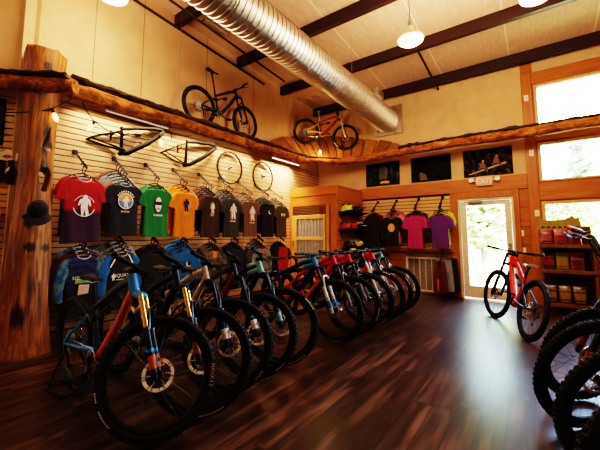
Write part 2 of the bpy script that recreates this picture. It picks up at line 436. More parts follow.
# spiral duct
pr = []; y = -2.4; r = .268
rings = []
NS = 40
while y < 7.4:
    for dy, rr in ((0, r), (.066, r), (.071, r + .011), (.083, r + .011), (.088, r)):
        rings.append([(-2.76 + rr * math.cos(2 * PI * k / NS), min(y + dy, 7.398), 3.99 + rr * math.sin(2 * PI * k / NS)) for k in range(NS)])
    y += .088
duct = thing('spiral_duct', 'large ribbed galvanised air duct running under the ceiling to the back wall', 'duct', (-2.76, 2.5, 3.99))
def to_local(o, root): o.matrix_parent_inverse = Matrix.Translation(-Vector(root.location)); return o
def part(mb, name, mats, root, smooth=True, angle=40):
    """part built in world coordinates and parented to a thing"""
    o = mb.build(name, mats, root, smooth, angle)
    bpy_m = Matrix.Translation(root.location) @ Matrix.Rotation(root.rotation_euler.z, 4, 'Z')
    o.data.transform(bpy_m.inverted()); return o
part(MB().loft(rings, False), 'duct_shell', M['galv'], duct, True, 25)
b = MB()
rect(b, -3.10, -2.40, 7.34, 7.399, 3.64, 4.34, .10, .12, .10, .10)
part(b, 'wall_collar', M['galv'], duct, False)
for y, nm in ((5.95, 'damper_box'), (2.0, 'damper_box')):
    part(MB().chbox((-2.50, y, 4.08), (-2.42, y + .34, 4.22), .004).cbox((-2.418, y + .04, 4.15), (.03, .05, .12)), nm, M['galv'], duct, False)
for y in (-.4, 2.3, 5.0):
    w = MB()
    for sx in (-1, 1): w.tube([(-2.76 + sx * .26, y, 3.99), (-2.76 + sx * .27, y, zb(y) + .19)], .004, 5)
    w.tube([(-2.76 + .274 * math.cos(t), y, 3.99 + .274 * math.sin(t)) for t in (PI + PI * k / 20 for k in range(21))], .006, 5)
    part(w, 'hanger_strap', M['steel'], duct)
# hanging rods
for x, y, z, lb in ((-4.56, 2.93, 2.98, 'thin vertical hanging wire left of the shelf bike'), (-4.55, 4.33, 3.3, 'thin vertical hanging wire above the shelf bike handlebar')):
    tag(MB().tube([(x, y, z), (x, y, zb(y) + .1)], .003, 5).build('hanging_wire', M['steel']), lb, 'wire')
# ---- logs, shelf and corner canopy
def log_mb(p0, p1, r0, r1, seed, n=16, seg=28, rough=1.0):
    p0, p1 = Vector(p0), Vector(p1); a, bb, d = frame_to(p1 - p0); rings = []
    for i in range(seg + 1):
        t = i / seg; c = p0.lerp(p1, t); L = (p1 - p0).length * t
        c += (a * fbm((seed, L * .6, 0)) + bb * fbm((seed + 9, L * .6, 0))) * .022
        r = r0 + (r1 - r0) * t; ring = []
        for k in range(n):
            q = 2 * PI * k / n; w = 1 + .16 * fbm((seed + 2 * math.cos(q), 2 * math.sin(q), L * 1.6)) + rough * .20 * fbm((seed + 4 * math.cos(q), 4 * math.sin(q), L * 7), 2)
            ring.append(tuple(c + (a * math.cos(q) + bb * math.sin(q)) * r * w))
        rings.append(ring)
    return MB().loft(rings)
tag(log_mb((-4.32, 1.37, 2.945), (-4.33, 6.26, 3.02), .100, .075, 3, seg=90).build('log_rail', M['log'], None, True, 60), 'long peeled log rail running along the left wall above the slat panel', 'log')
tag(log_mb((-4.10, 1.345, 2.915), (-4.10 - .72 * 3.2, 1.345 - .69 * 3.2, 2.94), .078, .085, 31, seg=50).build('log_rail', M['log_x'], None, True, 60), 'log rail crossing in front of the trunk toward the left edge', 'log')
tag(log_mb((-4.36, 6.15, 3.03), (-3.66, 6.98, 3.03), .050, .058, 11, seg=14).build('log_rail', M['log_x'], None, True, 60), 'short pale log bridging the corner under the fan of planks', 'log')
tag(log_mb((-3.82, 6.90, 3.06), (3.2, 6.90, 3.10), .075, .110, 23, seg=110).build('log_rail', M['log_x'], None, True, 60), 'long peeled log rail crossing in front of posters and windows', 'log')
# bark edged slab shelf on the left log
def slab(name, edge_pts, back_pts, z0, z1, label):
    """live-edge slab: outline front edge irregular; bark along that edge"""
    root = thing(name, label, 'shelf', (*edge_pts[0], z0))
    e2, k2 = edge_pts, back_pts
    b = MB(); n = len(e2)
    vs = [(x, y, z0) for x, y in e2] + [(x, y, z0) for x, y in k2] + [(x, y, z1) for x, y in e2] + [(x, y, z1) for x, y in k2]
    fs = []
    for i in range(n - 1):
        fs += [(i, n + i, n + i + 1, i + 1), (2 * n + i, 2 * n + i + 1, 3 * n + i + 1, 3 * n + i), (i, i + 1, 2 * n + i + 1, 2 * n + i), (n + i, 3 * n + i, 3 * n + i + 1, n + i + 1)]
    fs += [(0, 2 * n, 3 * n, n), (n - 1, 2 * n - 1, 4 * n - 1, 3 * n - 1)]
    part(b.add(vs, fs), 'board', M['slab'], root, False)
    rings = []
    for i, (x, y) in enumerate(e2):
        p0, p1 = Vector((*e2[max(i - 1, 0)], 0)), Vector((*e2[min(i + 1, n - 1)], 0)); d = (p1 - p0).normalized(); nn = Vector((d.y, -d.x, 0))
        c = Vector((x, y, (z0 + z1) / 2)); hh = (z1 - z0) / 2 * .7 + .004 + .034 * abs(fbm((x * 7, y * 7, 3))); c.z += .018 * fbm((x * 3, y * 3, 8))
        rings.append([tuple(c + nn * (math.cos(t) * .028 * (1 + 1.6 * fbm((x * 14, y * 14, t)))) + Vector((0, 0, math.sin(t) * hh))) for t in (2 * PI * q / 8 for q in range(8))])
    part(MB().loft(rings), 'bark_edge', M['bark'], root, True, 80)
ys = [1.36 + .05 * i for i in range(97)]
edge = [(-4.265 + .05 * fbm((1.3, y * 2.2, 0)) + .03 * fbm((8, y * 9, 0)), y) for y in ys]
slab('slab_shelf', edge, [(WX + .002, y) for y in ys], 3.062, 3.125, 'bark-edged slab shelf on the left log carrying the black bike')
us = [.06 * i for i in range(56)]
Aq = Vector((-4.14, 1.30, 0)); Dq = Vector((-.72, -.69, 0)); Nq = Vector((.69, -.72, 0))
eq = [tuple((Aq + Dq * u + Nq * (.085 + .04 * fbm((u * 3, 2, 5)) + .02 * fbm((u * 11, 1, 5))))[:2]) for u in us]
slab('slab_shelf', eq[::-1], [tuple((Aq + Dq * u - Nq * (.06 if u < .75 else .22))[:2]) for u in us][::-1], 2.995, 3.03, 'bark-edged slab on the log at the left edge beside the trunk')
xs = [-2.35 + .05 * i for i in range(111)]
edge2 = [(x, 6.84 + .05 * fbm((x * 2.3, 5, 0)) + .02 * fbm((x * 9, 2, 0))) for x in xs]
slab('slab_strip', edge2, [(x, 7.02) for x in xs], 3.150, 3.195, 'narrow bark-edged slab lying on top of the back log')
cano = thing('plank_canopy', 'fan of weathered planks sloping up to the corner behind the hung bike', 'canopy', (-4.3, 6.9, 3.08))
lo_pts = [(-4.33, 5.62), (-4.33, 5.86), (-4.31, 6.10), (-4.26, 6.27), (-4.16, 6.40), (-4.05, 6.53), (-3.94, 6.66), (-3.83, 6.80), (-3.70, 6.89), (-3.50, 6.90), (-3.24, 6.90), (-2.95, 6.90), (-2.66, 6.90), (-2.40, 6.90)]
hi_pts = [(-4.75, 5.30, 3.36), (-4.75, 5.72, 3.56), (-4.75, 6.12, 3.68), (-4.75, 6.48, 3.78), (-4.74, 6.84, 3.86), (-4.70, 7.18, 3.92), (-4.56, 7.36, 3.93), (-4.28, 7.385, 3.91), (-4.00, 7.385, 3.86), (-3.68, 7.385, 3.76), (-3.34, 7.385, 3.65), (-2.98, 7.385, 3.57), (-2.62, 7.385, 3.46), (-2.40, 7.385, 3.32)]
for i in range(13):
    l0, l1 = Vector((*lo_pts[i], 3.12)), Vector((*lo_pts[i + 1], 3.12)); h0, h1 = Vector(hi_pts[i]), Vector(hi_pts[i + 1])
    g = .085
    l0, l1 = l0.lerp(l1, g), l1.lerp(l0, g); h0, h1 = h0.lerp(h1, g), h1.lerp(h0, g)
    h0 = h0 + (h0 - l0) * random.uniform(-.10, .0); h1 = h1 + (h1 - l1) * random.uniform(-.10, .0)
    nrm = (l1 - l0).cross(h0 - l0).normalized() * .022
    if nrm.z < 0: nrm = -nrm
    b = MB(); vs = [l0, l1, h1, h0, l0 + nrm, l1 + nrm, h1 + nrm, h0 + nrm]
    b.add(vs, [(0, 3, 2, 1), (4, 5, 6, 7), (0, 1, 5, 4), (1, 2, 6, 5), (2, 3, 7, 6), (3, 0, 4, 7)])
    part(b, 'plank', wood('weathered_plank_%d' % (i % 3), [(.20, .075, .018), (.27, .10, .026), (.15, .055, .014)][i % 3], [(.50, .22, .06), (.60, .28, .08), (.40, .17, .05)][i % 3], (4, 4, 2), 2.4, .65), cano, False)
# ---- trunk with a hollow
rings = []
for i in range(46):
    z = .0 + 3.37 * i / 45
    flare = .10 * math.exp(-z / .35)
    base = .168 + flare + .02 * math.sin(z * 2.1) + (.0 if z > 3.0 else 0)
    cx, cy_ = -4.53 + .012 * math.sin(z * 1.7), 1.185 + .025 * math.sin(z * 1.3 + 1) - .085 * max(0, 1 - z / 2.0)
    ring = []
    for k in range(28):
        t = 2 * PI * k / 28
        rr = base * (1 + .16 * fbm((math.cos(t) * 1.3, math.sin(t) * 1.3, z * .7), 4) + .06 * math.sin(3 * t + z))
        top = .05 * fbm((math.cos(t) * 2, math.sin(t) * 2, 7)) if i == 45 else 0
        px_, py_ = max(cx + rr * math.cos(t), -4.733), cy_ + rr * math.sin(t) * 1.03
        dd_ = (px_ - AP.x) * AN.x + (py_ - AP.y) * AN.y
        if dd_ < .036: px_ += AN.x * (.036 - dd_); py_ += AN.y * (.036 - dd_)
        ring.append((px_, py_, z + top + (.015 * math.sin(t) if i == 45 else 0)))
    rings.append(ring)
def trunk_mat():
    t = NT('trunk_wood'); ob = t.co.outputs['Object']
    g = t.noise(t.mapping(ob, (8, 8, .8)), 2.2, 7, .6, 1.3)
    col = t.ramp(g, [(.30, (.070, .022, .005)), (.48, (.26, .095, .020)), (.68, (.56, .24, .055))])
    big = t.noise(t.mapping(ob, (1, 1, 1)), 1.7, 3)
    col = t.mix(t.ramp(big, [(.4, (0, 0, 0)), (.7, (.7, .7, .7))]), col, (.13, .042, .009))
    for (x, y, z, rx, rz) in ((-4.36, 1.09, 1.38, .05, .07), (-4.36, 1.12, 1.13, .07, .065), (-4.36, 1.26, 1.12, .06, .06), (-4.36, 1.15, 3.16, .05, .06), (-4.36, 1.08, 2.35, .02, .08), (-4.38, 1.08, .42, .08, .17), (-4.36, 1.20, 2.36, .055, .24), (-4.36, 1.27, 2.26, .085, .05), (-4.36, 1.20, 1.90, .08, .19)):
        v = t.n('ShaderNodeVectorMath', _operation='SUBTRACT'); t.put(v.inputs[0], ob); v.inputs[1].default_value = (x, y, z)
        m = t.mapping(v.outputs[0], (.6 / rx, 1 / rx, 1 / rz))
        ln = t.n('ShaderNodeVectorMath', _operation='LENGTH'); t.put(ln.inputs[0], m)
        wob = t.math('ADD', ln.outputs[1], t.math('MULTIPLY', t.math('SUBTRACT', g, .5), 1.0))
        col = t.mix(t.ramp(wob, [(.55, (.93, .93, .93)), (1.25, (0, 0, 0))]), col, (.018, .007, .003))
    t.principled(col, .6, 0, t.bump(g, .5, .02)); return t.m
M['trunkw'] = trunk_mat()
tm = MB().loft(rings)
tr = tm.build('tree_trunk_post', [M['trunkw']], None, True, 80)
def cut(o, cutters):
    """carve hollows and bake the result into the mesh"""
    tmp = []
    for mb in cutters:
        c = mb.build('cutter', M['trunk']); tmp.append(c)
        bmx = bmesh.new(); bmx.from_mesh(c.data); bmesh.ops.recalc_face_normals(bmx, faces=bmx.faces); bmx.to_mesh(c.data); bmx.free()
        md = o.modifiers.new('hollow', 'BOOLEAN'); md.operation = 'DIFFERENCE'; md.object = c; md.solver = 'EXACT'
    dg = bpy.context.evaluated_depsgraph_get(); dg.update()
    me = bpy.data.meshes.new_from_object(o.evaluated_get(dg)); o.modifiers.clear(); o.data = me
    for c in tmp: bpy.data.objects.remove(c)
hole = MB().loft([[(-4.2 - .9 * i, 1.205 + (.052 + .012 * math.sin(3 * q)) * math.cos(q) + .0 * i, 1.86 + (.16 + .03 * math.cos(2 * q)) * math.sin(q)) for q in (2 * PI * k / 14 for k in range(14))] for i in (0, 1)])
slit = MB().loft([[(-4.25 - .16 * i, 1.20 + .028 * (1 - .6 * i) * math.cos(q) + .035 * math.sin(q), 2.36 + .20 * (1 - .4 * i) * math.sin(q)) for q in (2 * PI * k / 12 for k in range(12))] for i in (0, 1)])
slit2 = MB().loft([[(-4.25 - .15 * i, 1.26 + .075 * math.cos(q), 2.27 + .035 * math.sin(q) + .03 * math.cos(q)) for q in (2 * PI * k / 12 for k in range(12))] for i in (0, 1)])
cut(tr, [hole, slit, slit2])
tag(tr, 'thick knotty tree trunk post with a hollow, standing against the left wall', 'trunk')
# ---- changing room box in the corner
BX, BY, BZ = -3.47, 6.10, 2.36
box = thing('changing_room', 'pine board changing room built into the back left corner', 'cubicle', (-4.1, 6.1, 0))
b = MB().chbox((WX + .035, BY, 1.93), (BX, BY + .04, 2.14), .005).chbox((WX + .035, BY - .012, 2.15), (BX + .012, BY + .04, BZ), .005)
part(b, 'fascia_board', M['pine_x'], box, False)
for x0, x1 in ((WX + .035, -4.66), (-3.62, BX)):
    part(MB().chbox((x0, BY, 0), (x1, BY + .06, 1.93), .005), 'post', M['pine_v'], box, False)
part(MB().chbox((-3.725, BY - .02, 0), (-3.655, BY + .06, 1.93), .006), 'door_jamb', wood('pale_pine_jamb', (.36, .15, .035), (.58, .29, .085), (9, 9, 1), 2, .45), box, False)
part(MB().chbox((BX - .04, BY + .06, 0), (BX, WY - .002, BZ), .005), 'side_wall', M['pine_side'], box, False)
part(MB().chbox((BX - .06, WY - .10, 1.0), (BX + .03, WY - .04, BZ - .2), .006), 'corner_post', M['pine_dark'], box, False)
dl = MB()
rect(dl, -4.66, -3.745, BY - .03, BY + .01, .22, 1.715, .14, .055, .10, .09, .005); dl.chbox((-4.52, BY - .03, 1.145), (-3.80, BY + .01, 1.222), .005)
dr = part(dl, 'swing_door', wood('pale_pine_door', (.50, .25, .08), (.74, .44, .16), (7, 7, 7), 1.5, .45), box, False)
for z0, z1 in ((.31, 1.15), (1.215, 1.63)):
    rings = []
    xs_ = [-4.53 + .74 * i / 96 for i in range(97)]
    o = MB(); vs = []; fs = []
    for i, x in enumerate(xs_):
        yy = BY - .004 + .016 * math.sin(2 * PI * (x + 4.53) / .086)
        vs += [(x, yy, z0), (x, yy, z1)]
        if i: fs.append((2 * i - 2, 2 * i, 2 * i + 1, 2 * i - 1))
    p = part(o.add(vs, fs), 'corrugated_panel', M['galvdoor'], box, True, 80)
    p.parent = dr
part(MB().tube([(-4.60, BY - .035, 1.0), (-4.60, BY - .06, 1.02), (-4.60, BY - .06, 1.12), (-4.60, BY - .035, 1.14)], .008), 'pull_handle', M['blackmetal'], box)
# ---- vent grille
vg = thing('vent_grille', 'large white return air grille low on the back wall', 'vent', (-2.0, WY, .40))
b = MB()
vx0, vx1, vz0, vz1 = -2.42, -1.70, .05, .78
rect(b, vx0, vx1, WY - .045, WY - .001, vz0, vz1, .045, .045, .04, .04)
part(b, 'frame', M['white'], vg, False)
b = MB()
for i in range(1, 5):
    x = vx0 + .045 + (vx1 - vx0 - .09) * i / 5; b.box((x - .006, WY - .04, vz0), (x + .006, WY - .005, vz1))
part(b, 'divider', M['white'], vg, False)
b = MB()
for i in range(40):
    z = vz0 + .045 + i * .0158; b.box((vx0 + .04, WY - .036, z), (vx1 - .04, WY - .022, z + .0065))
part(b, 'louvre', plain('louvre_tan', (.60, .47, .36), .5), vg, False)
part(MB().box((vx0 + .03, WY - .012, vz0 + .02), (vx1 - .03, WY - .004, vz1 - .02)), 'backing', plain('grille_dark', (.10, .07, .05), .8), vg, False)
# ---- exit sign
ex = thing('exit_sign', 'lit exit sign with two emergency lamp heads above the glass door', 'sign', (-.79, WY, 2.33))
part(MB().chbox((-.93, WY - .09, 2.24), (-.65, WY - .035, 2.43), .008), 'housing', plain('exit_housing', (.66, .34, .22), .4, 0, .05, 20, Emission_Color=(1, .30, .16, 1), Emission_Strength=.10), ex, False)
text_mesh('EXIT', .15, emis('exit_letters_red', (.80, .06, .03), .5), 'lettering', ex, basis((1, 0, 0), (0, 0, 1), (0, -1, 0), (0.0, -.0925, .005)))
for sx in (-1.02, -.565):
    mb = MB().lathe([(.0, -.03), (.03, -.03), (.045, 0), (.048, .02), (.0, .021)], 16, 0, basis((1, 0, 0), (0, .25, .97), (0, -.97, .25), (sx, WY - .085, 2.36)))
    mb.tube([(sx, WY - .07, 2.36), (sx + (.08 if sx < -.8 else -.08), WY - .06, 2.34)], .012)
    part(mb, 'lamp_head', M['white'], ex)
# ---- posters
def poster_mat(name, stops, sc, seed):
    t = NT(name); ob = t.co.outputs['Object']
    off = t.n('ShaderNodeVectorMath', _operation='ADD'); t.put(off.inputs[0], ob); off.inputs[1].default_value = (seed, 0, seed * 2)
    nz = t.noise(t.mapping(off.outputs[0], (sc[0], 1, sc[1])), 1, 7, .68, .6)
    col = t.ramp(nz, stops); t.principled(col, .9, 0, None, Specular_IOR_Level=.1); return t.m
def poly_print(mb, pts, o, mi=0):
    n = len(pts); mb.add([(p[0], o, p[1]) for p in pts], [tuple(range(n))], mi)
P = [(-3.345, -2.510, 'dark forest poster with a tall waterfall of light and a pale rock at its foot', [(.40, (.006, .007, .005)), (.55, (.02, .028, .014)), (.66, (.10, .13, .07)), (.80, (.42, .45, .34))], (14, 4)),
     (-2.240, -1.400, 'dark forest poster with a faint grey trail, in the middle of the row', [(.42, (.006, .006, .006)), (.60, (.016, .017, .014)), (.72, (.07, .065, .055)), (.9, (.20, .18, .14))], (4, 6)),
     (-1.160, -.300, 'forest poster with two riders crossing a pale log bridge, beside the window', [(.42, (.006, .006, .004)), (.54, (.03, .026, .012)), (.64, (.14, .10, .05)), (.78, (.40, .30, .17))], (13, 8))]
for i, (x0, x1, lb, st, sc) in enumerate(P):
    root = thing('poster', lb, 'poster', ((x0 + x1) / 2, WY, 2.72), 0, 'framed forest posters on the back wall')
    part(MB().chbox((x0, WY - .022, 2.445), (x1, WY - .001, 3.00), .004), 'backing_board', M['black'], root, False)
    part(MB().box((x0 + .008, WY - .0245, 2.453), (x1 - .008, WY - .022, 2.992)), 'photo_print', poster_mat('poster_print_%d' % i, st, sc, i * 3.1), root, False)
    cx = (x0 + x1) / 2; y = WY - .0255; mb = MB()
    if i == 0:
        for k in range(7):
            x = cx + .02 + (k - 3) * .028; poly_print(mb, [(x, 2.58), (x + .010, 2.60), (x + .014, 2.95 - .02 * abs(k - 3)), (x + .004, 2.96 - .03 * abs(k - 3))], y, 0)
        poly_print(mb, [(cx - .06, 2.50), (cx + .16, 2.49), (cx + .18, 2.53), (cx + .08, 2.555), (cx, 2.545), (cx - .05, 2.53)], y - .0005, 1)
        part(mb, 'pictured_scene', [plain('poster_mist', (.22, .24, .18), .6), plain('poster_rock', (.62, .33, .14), .6)], root, False)
    elif i == 2:
        poly_print(mb, [(x0 + .08, 2.50), (x0 + .12, 2.485), (x1 - .10, 2.66), (x1 - .12, 2.69), (cx, 2.60)], y, 0)
        for rx, rz in ((cx - .08, 2.62), (cx + .16, 2.70)):
            for wx in (-.055, .055): poly_print(mb, [(rx + wx + .035 * math.cos(q), rz - .03 + .035 * math.sin(q)) for q in (2 * PI * k / 10 for k in range(10))], y - .0004, 2)
            poly_print(mb, [(rx - .05, rz - .01), (rx + .04, rz - .02), (rx + .05, rz + .05), (rx + .01, rz + .11), (rx - .03, rz + .10), (rx - .055, rz + .04)], y - .0008, 1)
            poly_print(mb, [(rx + .01 + .022 * math.cos(q), rz + .125 + .024 * math.sin(q)) for q in (2 * PI * k / 10 for k in range(10))], y - .0010, 3)
        part(mb, 'pictured_scene', [plain('poster_log', (.36, .28, .16), .6), plain('poster_jersey', (.16, .06, .035), .6), plain('poster_wheel', (.03, .03, .03), .6), plain('poster_helmet', (.34, .28, .20), .6)], root, False)
    else:
        poly_print(mb, [(cx - .22, 2.47), (cx - .06, 2.47), (cx - .10, 2.60), (cx - .20, 2.66), (cx - .24, 2.64)], y, 0)
        part(mb, 'pictured_scene', plain('poster_trail', (.10, .09, .07), .6), root, False)
# small plates
for x, z, lb, cat in ((-.235, 1.295, 'white switch plate high on the pine post left of the lower window', 'switch'), (-.24, .97, 'white switch plate beside the glass door at handlebar height', 'switch'), (-.02, 3.86, 'small white plate on the post beside the upper window', 'outlet'), (.0, 2.79, 'small white plate on the post beside the middle window', 'outlet'), (.02, 1.66, 'white outlet plate on the post beside the lower window', 'outlet')):
    w = .07 if z > .98 else .11
    yy = WY - .041 if x > -.1 else WY - .001
    r_ = thing('switch_plate' if cat == 'switch' else 'outlet_plate', lb, cat, (x, yy, z))
    part(MB().chbox((x - w / 2, yy - .008, z - .058), (x + w / 2, yy, z + .058), .003), 'plate', M['white'], r_, False)
    part(MB().chbox((x - .01, yy - .014, z - .02), (x + .01, yy - .007, z + .02), .002), 'toggle', plain('toggle_ivory', (.6, .55, .45), .4), r_, False)
# ---- pendant lamps
lamps = [(-1.25, 4.30, 3.93, 'domed glass pendant lamp hanging in the middle of the ceiling'), (.155, 4.34, 3.96, 'domed glass pendant lamp at the top right, cut by the picture edge'), (-3.85, 1.56, 4.05, 'domed glass pendant lamp at the top left near the trunk'), (-3.3, -1.3, 4.1, 'unseen domed pendant lamp added at the left to light the wall')]  # last pendant is added out of view to brighten the wall beside the trunk
for x, y, z, lb in lamps:
    L = thing('pendant_lamp', lb, 'lamp', (x, y, z))
    mb = MB().lathe([(.03, .19), (.05, .17), (.06, .11), (.10, .09), (.155, .05), (.175, .01), (.172, 0), (.150, .045), (.095, .08), (.05, .10)], 32)
    mb.build('shade', plain('lamp_shade_amber', (.55, .38, .17), .3, .0, .1, 20, Transmission_Weight=.3, Emission_Color=(1, .62, .25, 1), Emission_Strength=.25), L)
    mb = MB().lathe([(.171, .006), (.165, -.02), (.12, -.052), (.06, -.065), (.004, -.068)], 32)
    mb.build('ribbed_lens', M['lampglow'], L)
    MB().lathe([(.004, .30), (.03, .29), (.034, .20), (.02, .19)], 12).build('socket_cap', M['steel'], L)
    MB().tube([(0, 0, .29), (-.015, .01, zb(y) + .19 - z)], .006, 6).build('cord', M['black'], L)
    li = bpy.data.lights.new('lamp_light', 'POINT'); li.energy = LAMP_W * (.38 if z == 4.1 else .62 if z == 4.05 else 1); li.color = (1, .66, .42); li.shadow_soft_size = .45
    lo = bpy.data.objects.new('lamp_light', li); COL.objects.link(lo); lo.parent = L; lo.location = (0, 0, -.16)
# ---- strip lights behind and under the left log
for i, (ya, yb_, lb, x, z, w, gl) in enumerate(((1.80, 2.70, 'slim pale strip light under the left log near the trunk', -4.43, 2.865, .010, 'led_dim'), (3.05, 4.75, 'slim strip light tucked behind the left log above the wall wheels', -4.60, 3.02, .018, 'led'), (5.12, 6.08, 'bright strip light under the left log beside the corner', -4.45, 2.90, .016, 'led'))):
    L = thing('strip_light', lb, 'light', (x, (ya + yb_) / 2, z))
    part(MB().chbox((x - w, ya, z), (x + w, yb_, z + .035), .004), 'housing', M['white'], L, False)
    part(MB().box((x - w * .8, ya + .01, z - .005), (x + w * .8, yb_ - .01, z)), 'diffuser', M[gl], L, False)
    li = bpy.data.lights.new('strip_glow', 'AREA'); li.shape = 'RECTANGLE'; li.size = .04; li.size_y = yb_ - ya + (.5 if i == 0 else 0); li.energy = STRIP_W[i]; li.color = (1, .665, .40)
    lo = bpy.data.objects.new('strip_glow', li); COL.objects.link(lo); lo.parent = L; lo.location = (-4.58 - x, 0, 2.98 - z if i != 1 else -.02); lo.rotation_euler = (0, math.radians(8), 0); li.spread = math.radians(105)
# ---- ceiling strip fixtures beside the duct
for (p, q, lb) in (((-4.40, 3.2), (-4.33, 3.7), 'short dark ceiling fixture left of the duct near the first beam'), ((-3.35, 6.3), (-3.35, 7.0), 'short pale ceiling fixture tucked left of the duct end')):
    z = zb(p[1]) + .1
    tag(MB().chbox((p[0] - .03, p[1], z - .03), (q[0] + .03, q[1], z + .03), .006).tube([(p[0], p[1] + .1, z), (p[0], p[1] + .1, zb(p[1] + .1) + .19)], .006, 5).build('strip_fixture', M['galv'], None, False), lb, 'light fixture')
# ---- string of filament bulbs
cord_pts = []
def sagline(a, b, sag, n=10):
    a, b = Vector(a), Vector(b); return [tuple(a.lerp(b, i / n) + Vector((0, 0, -sag * 4 * (i / n) * (1 - i / n)))) for i in range(n + 1)]
S = [(-4.62, .70, 2.56), (-4.36, 1.21, 2.67), (-4.36, 1.47, 2.93), (-4.50, 1.72, 2.70), (-4.62, 2.30, 2.58), (-4.50, 2.68, 2.84), (-4.44, 3.1, 2.86)]
for i in range(len(S) - 1): cord_pts += sagline(S[i], S[i + 1], .03 if i not in (1,) else .0)
tag(MB().tube(cord_pts, .006, 6).tube([(-4.50, 2.66, 2.86), (-4.47, 2.72, 2.87), (-4.46, 2.76, 2.83), (-4.47, 2.78, 2.72)], .005, 5).build('string_light_cord', M['black']), 'black cord of a bulb string looped from trunk to log', 'cord')
for (x, y, z), dv, lb in (((-4.36, 1.225, 2.66), (.1, .35, -.9), 'lit filament bulb hanging in front of the trunk'), ((-4.50, 1.70, 2.68), (.05, -.5, -.85), 'lit filament bulb hanging right of the trunk'), ((-4.50, 2.60, 2.72), (.05, .3, -.95), 'lit filament bulb between the two bare bike frames')):
    a, bb, d = frame_to(dv)
    L = thing('filament_bulb', lb, 'bulb', (x, y, z)); m = basis(a, bb, d, (0, 0, 0))
    MB().lathe([(.002, -.03), (.016, -.028), (.018, .02), (.012, .03)], 12, 0, m).build('socket', M['black'], L)
    MB().lathe([(.012, .028), (.024, .05), (.027, .08), (.022, .112), (.008, .128), (.001, .13)], 14, 0, m).build('bulb_glass', M['bulb'], L)
_l = bpy.data.lights.new('bulb_light', 'POINT'); _l.energy = 14; _l.color = (1, .58, .25); _l.shadow_soft_size = .04
bl = thing('clamp_lamp', 'bare lit bulb on the planks of the corner canopy', 'bulb', (-4.13, 6.50, 3.19))
MB().lathe([(.018, -.05), (.02, 0), (.014, .01)], 12).build('socket', M['black'], bl)
MB().lathe([(.014, .008), (.03, .03), (.034, .07), (.024, .11), (.002, .125)], 14).build('bulb_glass', M['bulb'], bl)
_o = bpy.data.objects.new('bulb_light', _l); COL.objects.link(_o); _o.parent = bl; _o.location = (.16, -.16, .10)
# ============================================================ OUTSIDE
t = NT('lawn'); ob = t.co.outputs['Object']
nz = t.noise(ob, 1.2, 6); t.principled(t.ramp(nz, [(.35, (.16, .20, .05)), (.6, (.34, .36, .14))]), .9)
g = MB().box((-30, 10.5, -.25), (45, 60, -.16)); struct('lawn_ground', g, t.m)
g = MB().box((-30, WY + .16, -.25), (45, 10.5, -.14)); struct('path_ground', g, plain('pale_gravel', (.62, .58, .50), .9, 0, .15, 25))
def tree(name, label, x, y, h, r, c, n, seed, conifer=False, trunk_r=.12):
    rnd = random.Random(seed); T = thing(name, label, 'tree', (x, y, -.16), 0, 'trees outside the windows')
    MB().tube([(0, 0, 0), (.05, .02, h * .45), (0, 0, h * .92)], [trunk_r, trunk_r * .7, .02], 8).build('trunk', plain('outdoor_bark', (.10, .07, .045), .9), T)
    b = MB()
    for _ in range(n):
        if conifer:
            u = rnd.random() ** .8; zz = h * (.22 + .78 * u); layer = .55 + .45 * math.sin(zz * 5.2); rr = r * (1 - u) * layer * math.sqrt(rnd.random()) + .08; q = rnd.random() * 2 * PI
            p = Vector((rr * math.cos(q), rr * math.sin(q), zz - rr * .18))
        else:
            q = rnd.random() * 2 * PI; w = rnd.uniform(-1, 1); rr = rnd.random() ** .33
            k = 1 + .35 * fbm((math.cos(q) * 1.5 + seed, math.sin(q) * 1.5, w * 1.5))
            p = Vector((r * k * rr * math.sqrt(1 - w * w) * math.cos(q), r * k * rr * math.sqrt(1 - w * w) * math.sin(q), h * .58 + h * .42 * k * rr * w))
        s = rnd.uniform(.07, .17) * (1 if h < 4 else 1.5)
        a, bb, d = frame_to((rnd.gauss(0, 1), rnd.gauss(0, 1), rnd.gauss(.6, 1)))
        b.add([p + a * s, p + bb * s * .6, p - a * s, p - bb * s * .6], [(0, 1, 2, 3)])
    t = NT(name + '_leaves_%d' % seed)
    nz = t.noise(t.co.outputs['Object'], 1.6, 3)
    t.principled(t.ramp(nz, [(.3, tuple(v * .6 for v in c)), (.7, c)]), .8)
    f = b.build('foliage', t.m, T, False)
spots = [(-4.6, 13.6, 4.2, 1.0, (0.384, 0.449, 0.150), 'beyond the stone wall, far left of the door view'), (-1.75, 14.6, 4.6, 1.05, (0.434, 0.503, 0.190), 'beyond the stone wall, filling the door view'), (1.05, 18.2, 3.6, 1.0, (0.422, 0.490, 0.180), 'at the left of the lower window'), (4.6, 19.0, 4.2, 1.1, (0.397, 0.462, 0.170), 'at the right end of the lower window'), (-7.6, 15.5, 5.0, 1.1, (0.360, 0.422, 0.140), 'beyond the left end of the stone wall')]
for i, (x, y, h, r, c, wh) in enumerate(spots): tree('leafy_tree', 'bright green leafy tree outside ' + wh, x, y, h, r, c, 2600, 40 + i)
for i, (x, y, h, r, c, wh) in enumerate([(-4.2, 33, 6.5, 2.6, (0.397, 0.462, 0.180), 'behind the tree in the door view'), (2.9, 35, 6.8, 2.6, (0.422, 0.490, 0.200), 'directly behind the white house'), (10.2, 34, 7.0, 2.6, (0.397, 0.462, 0.180), 'right of the white house')]): tree('leafy_tree', 'broad pale green tree far across the lawn ' + wh, x, y, h, r, c, 3000, 60 + i)
tree('conifer_tree', 'tall thin conifer outside the middle window', 1.95, 22, 7.8, 1.15, (0.260, 0.340, 0.220), 1500, 77, True, .16)
tree('conifer_tree', 'smaller conifer to the right outside the middle window', 4.9, 27.5, 8.0, 1.3, (0.273, 0.354, 0.230), 1300, 78, True, .14)
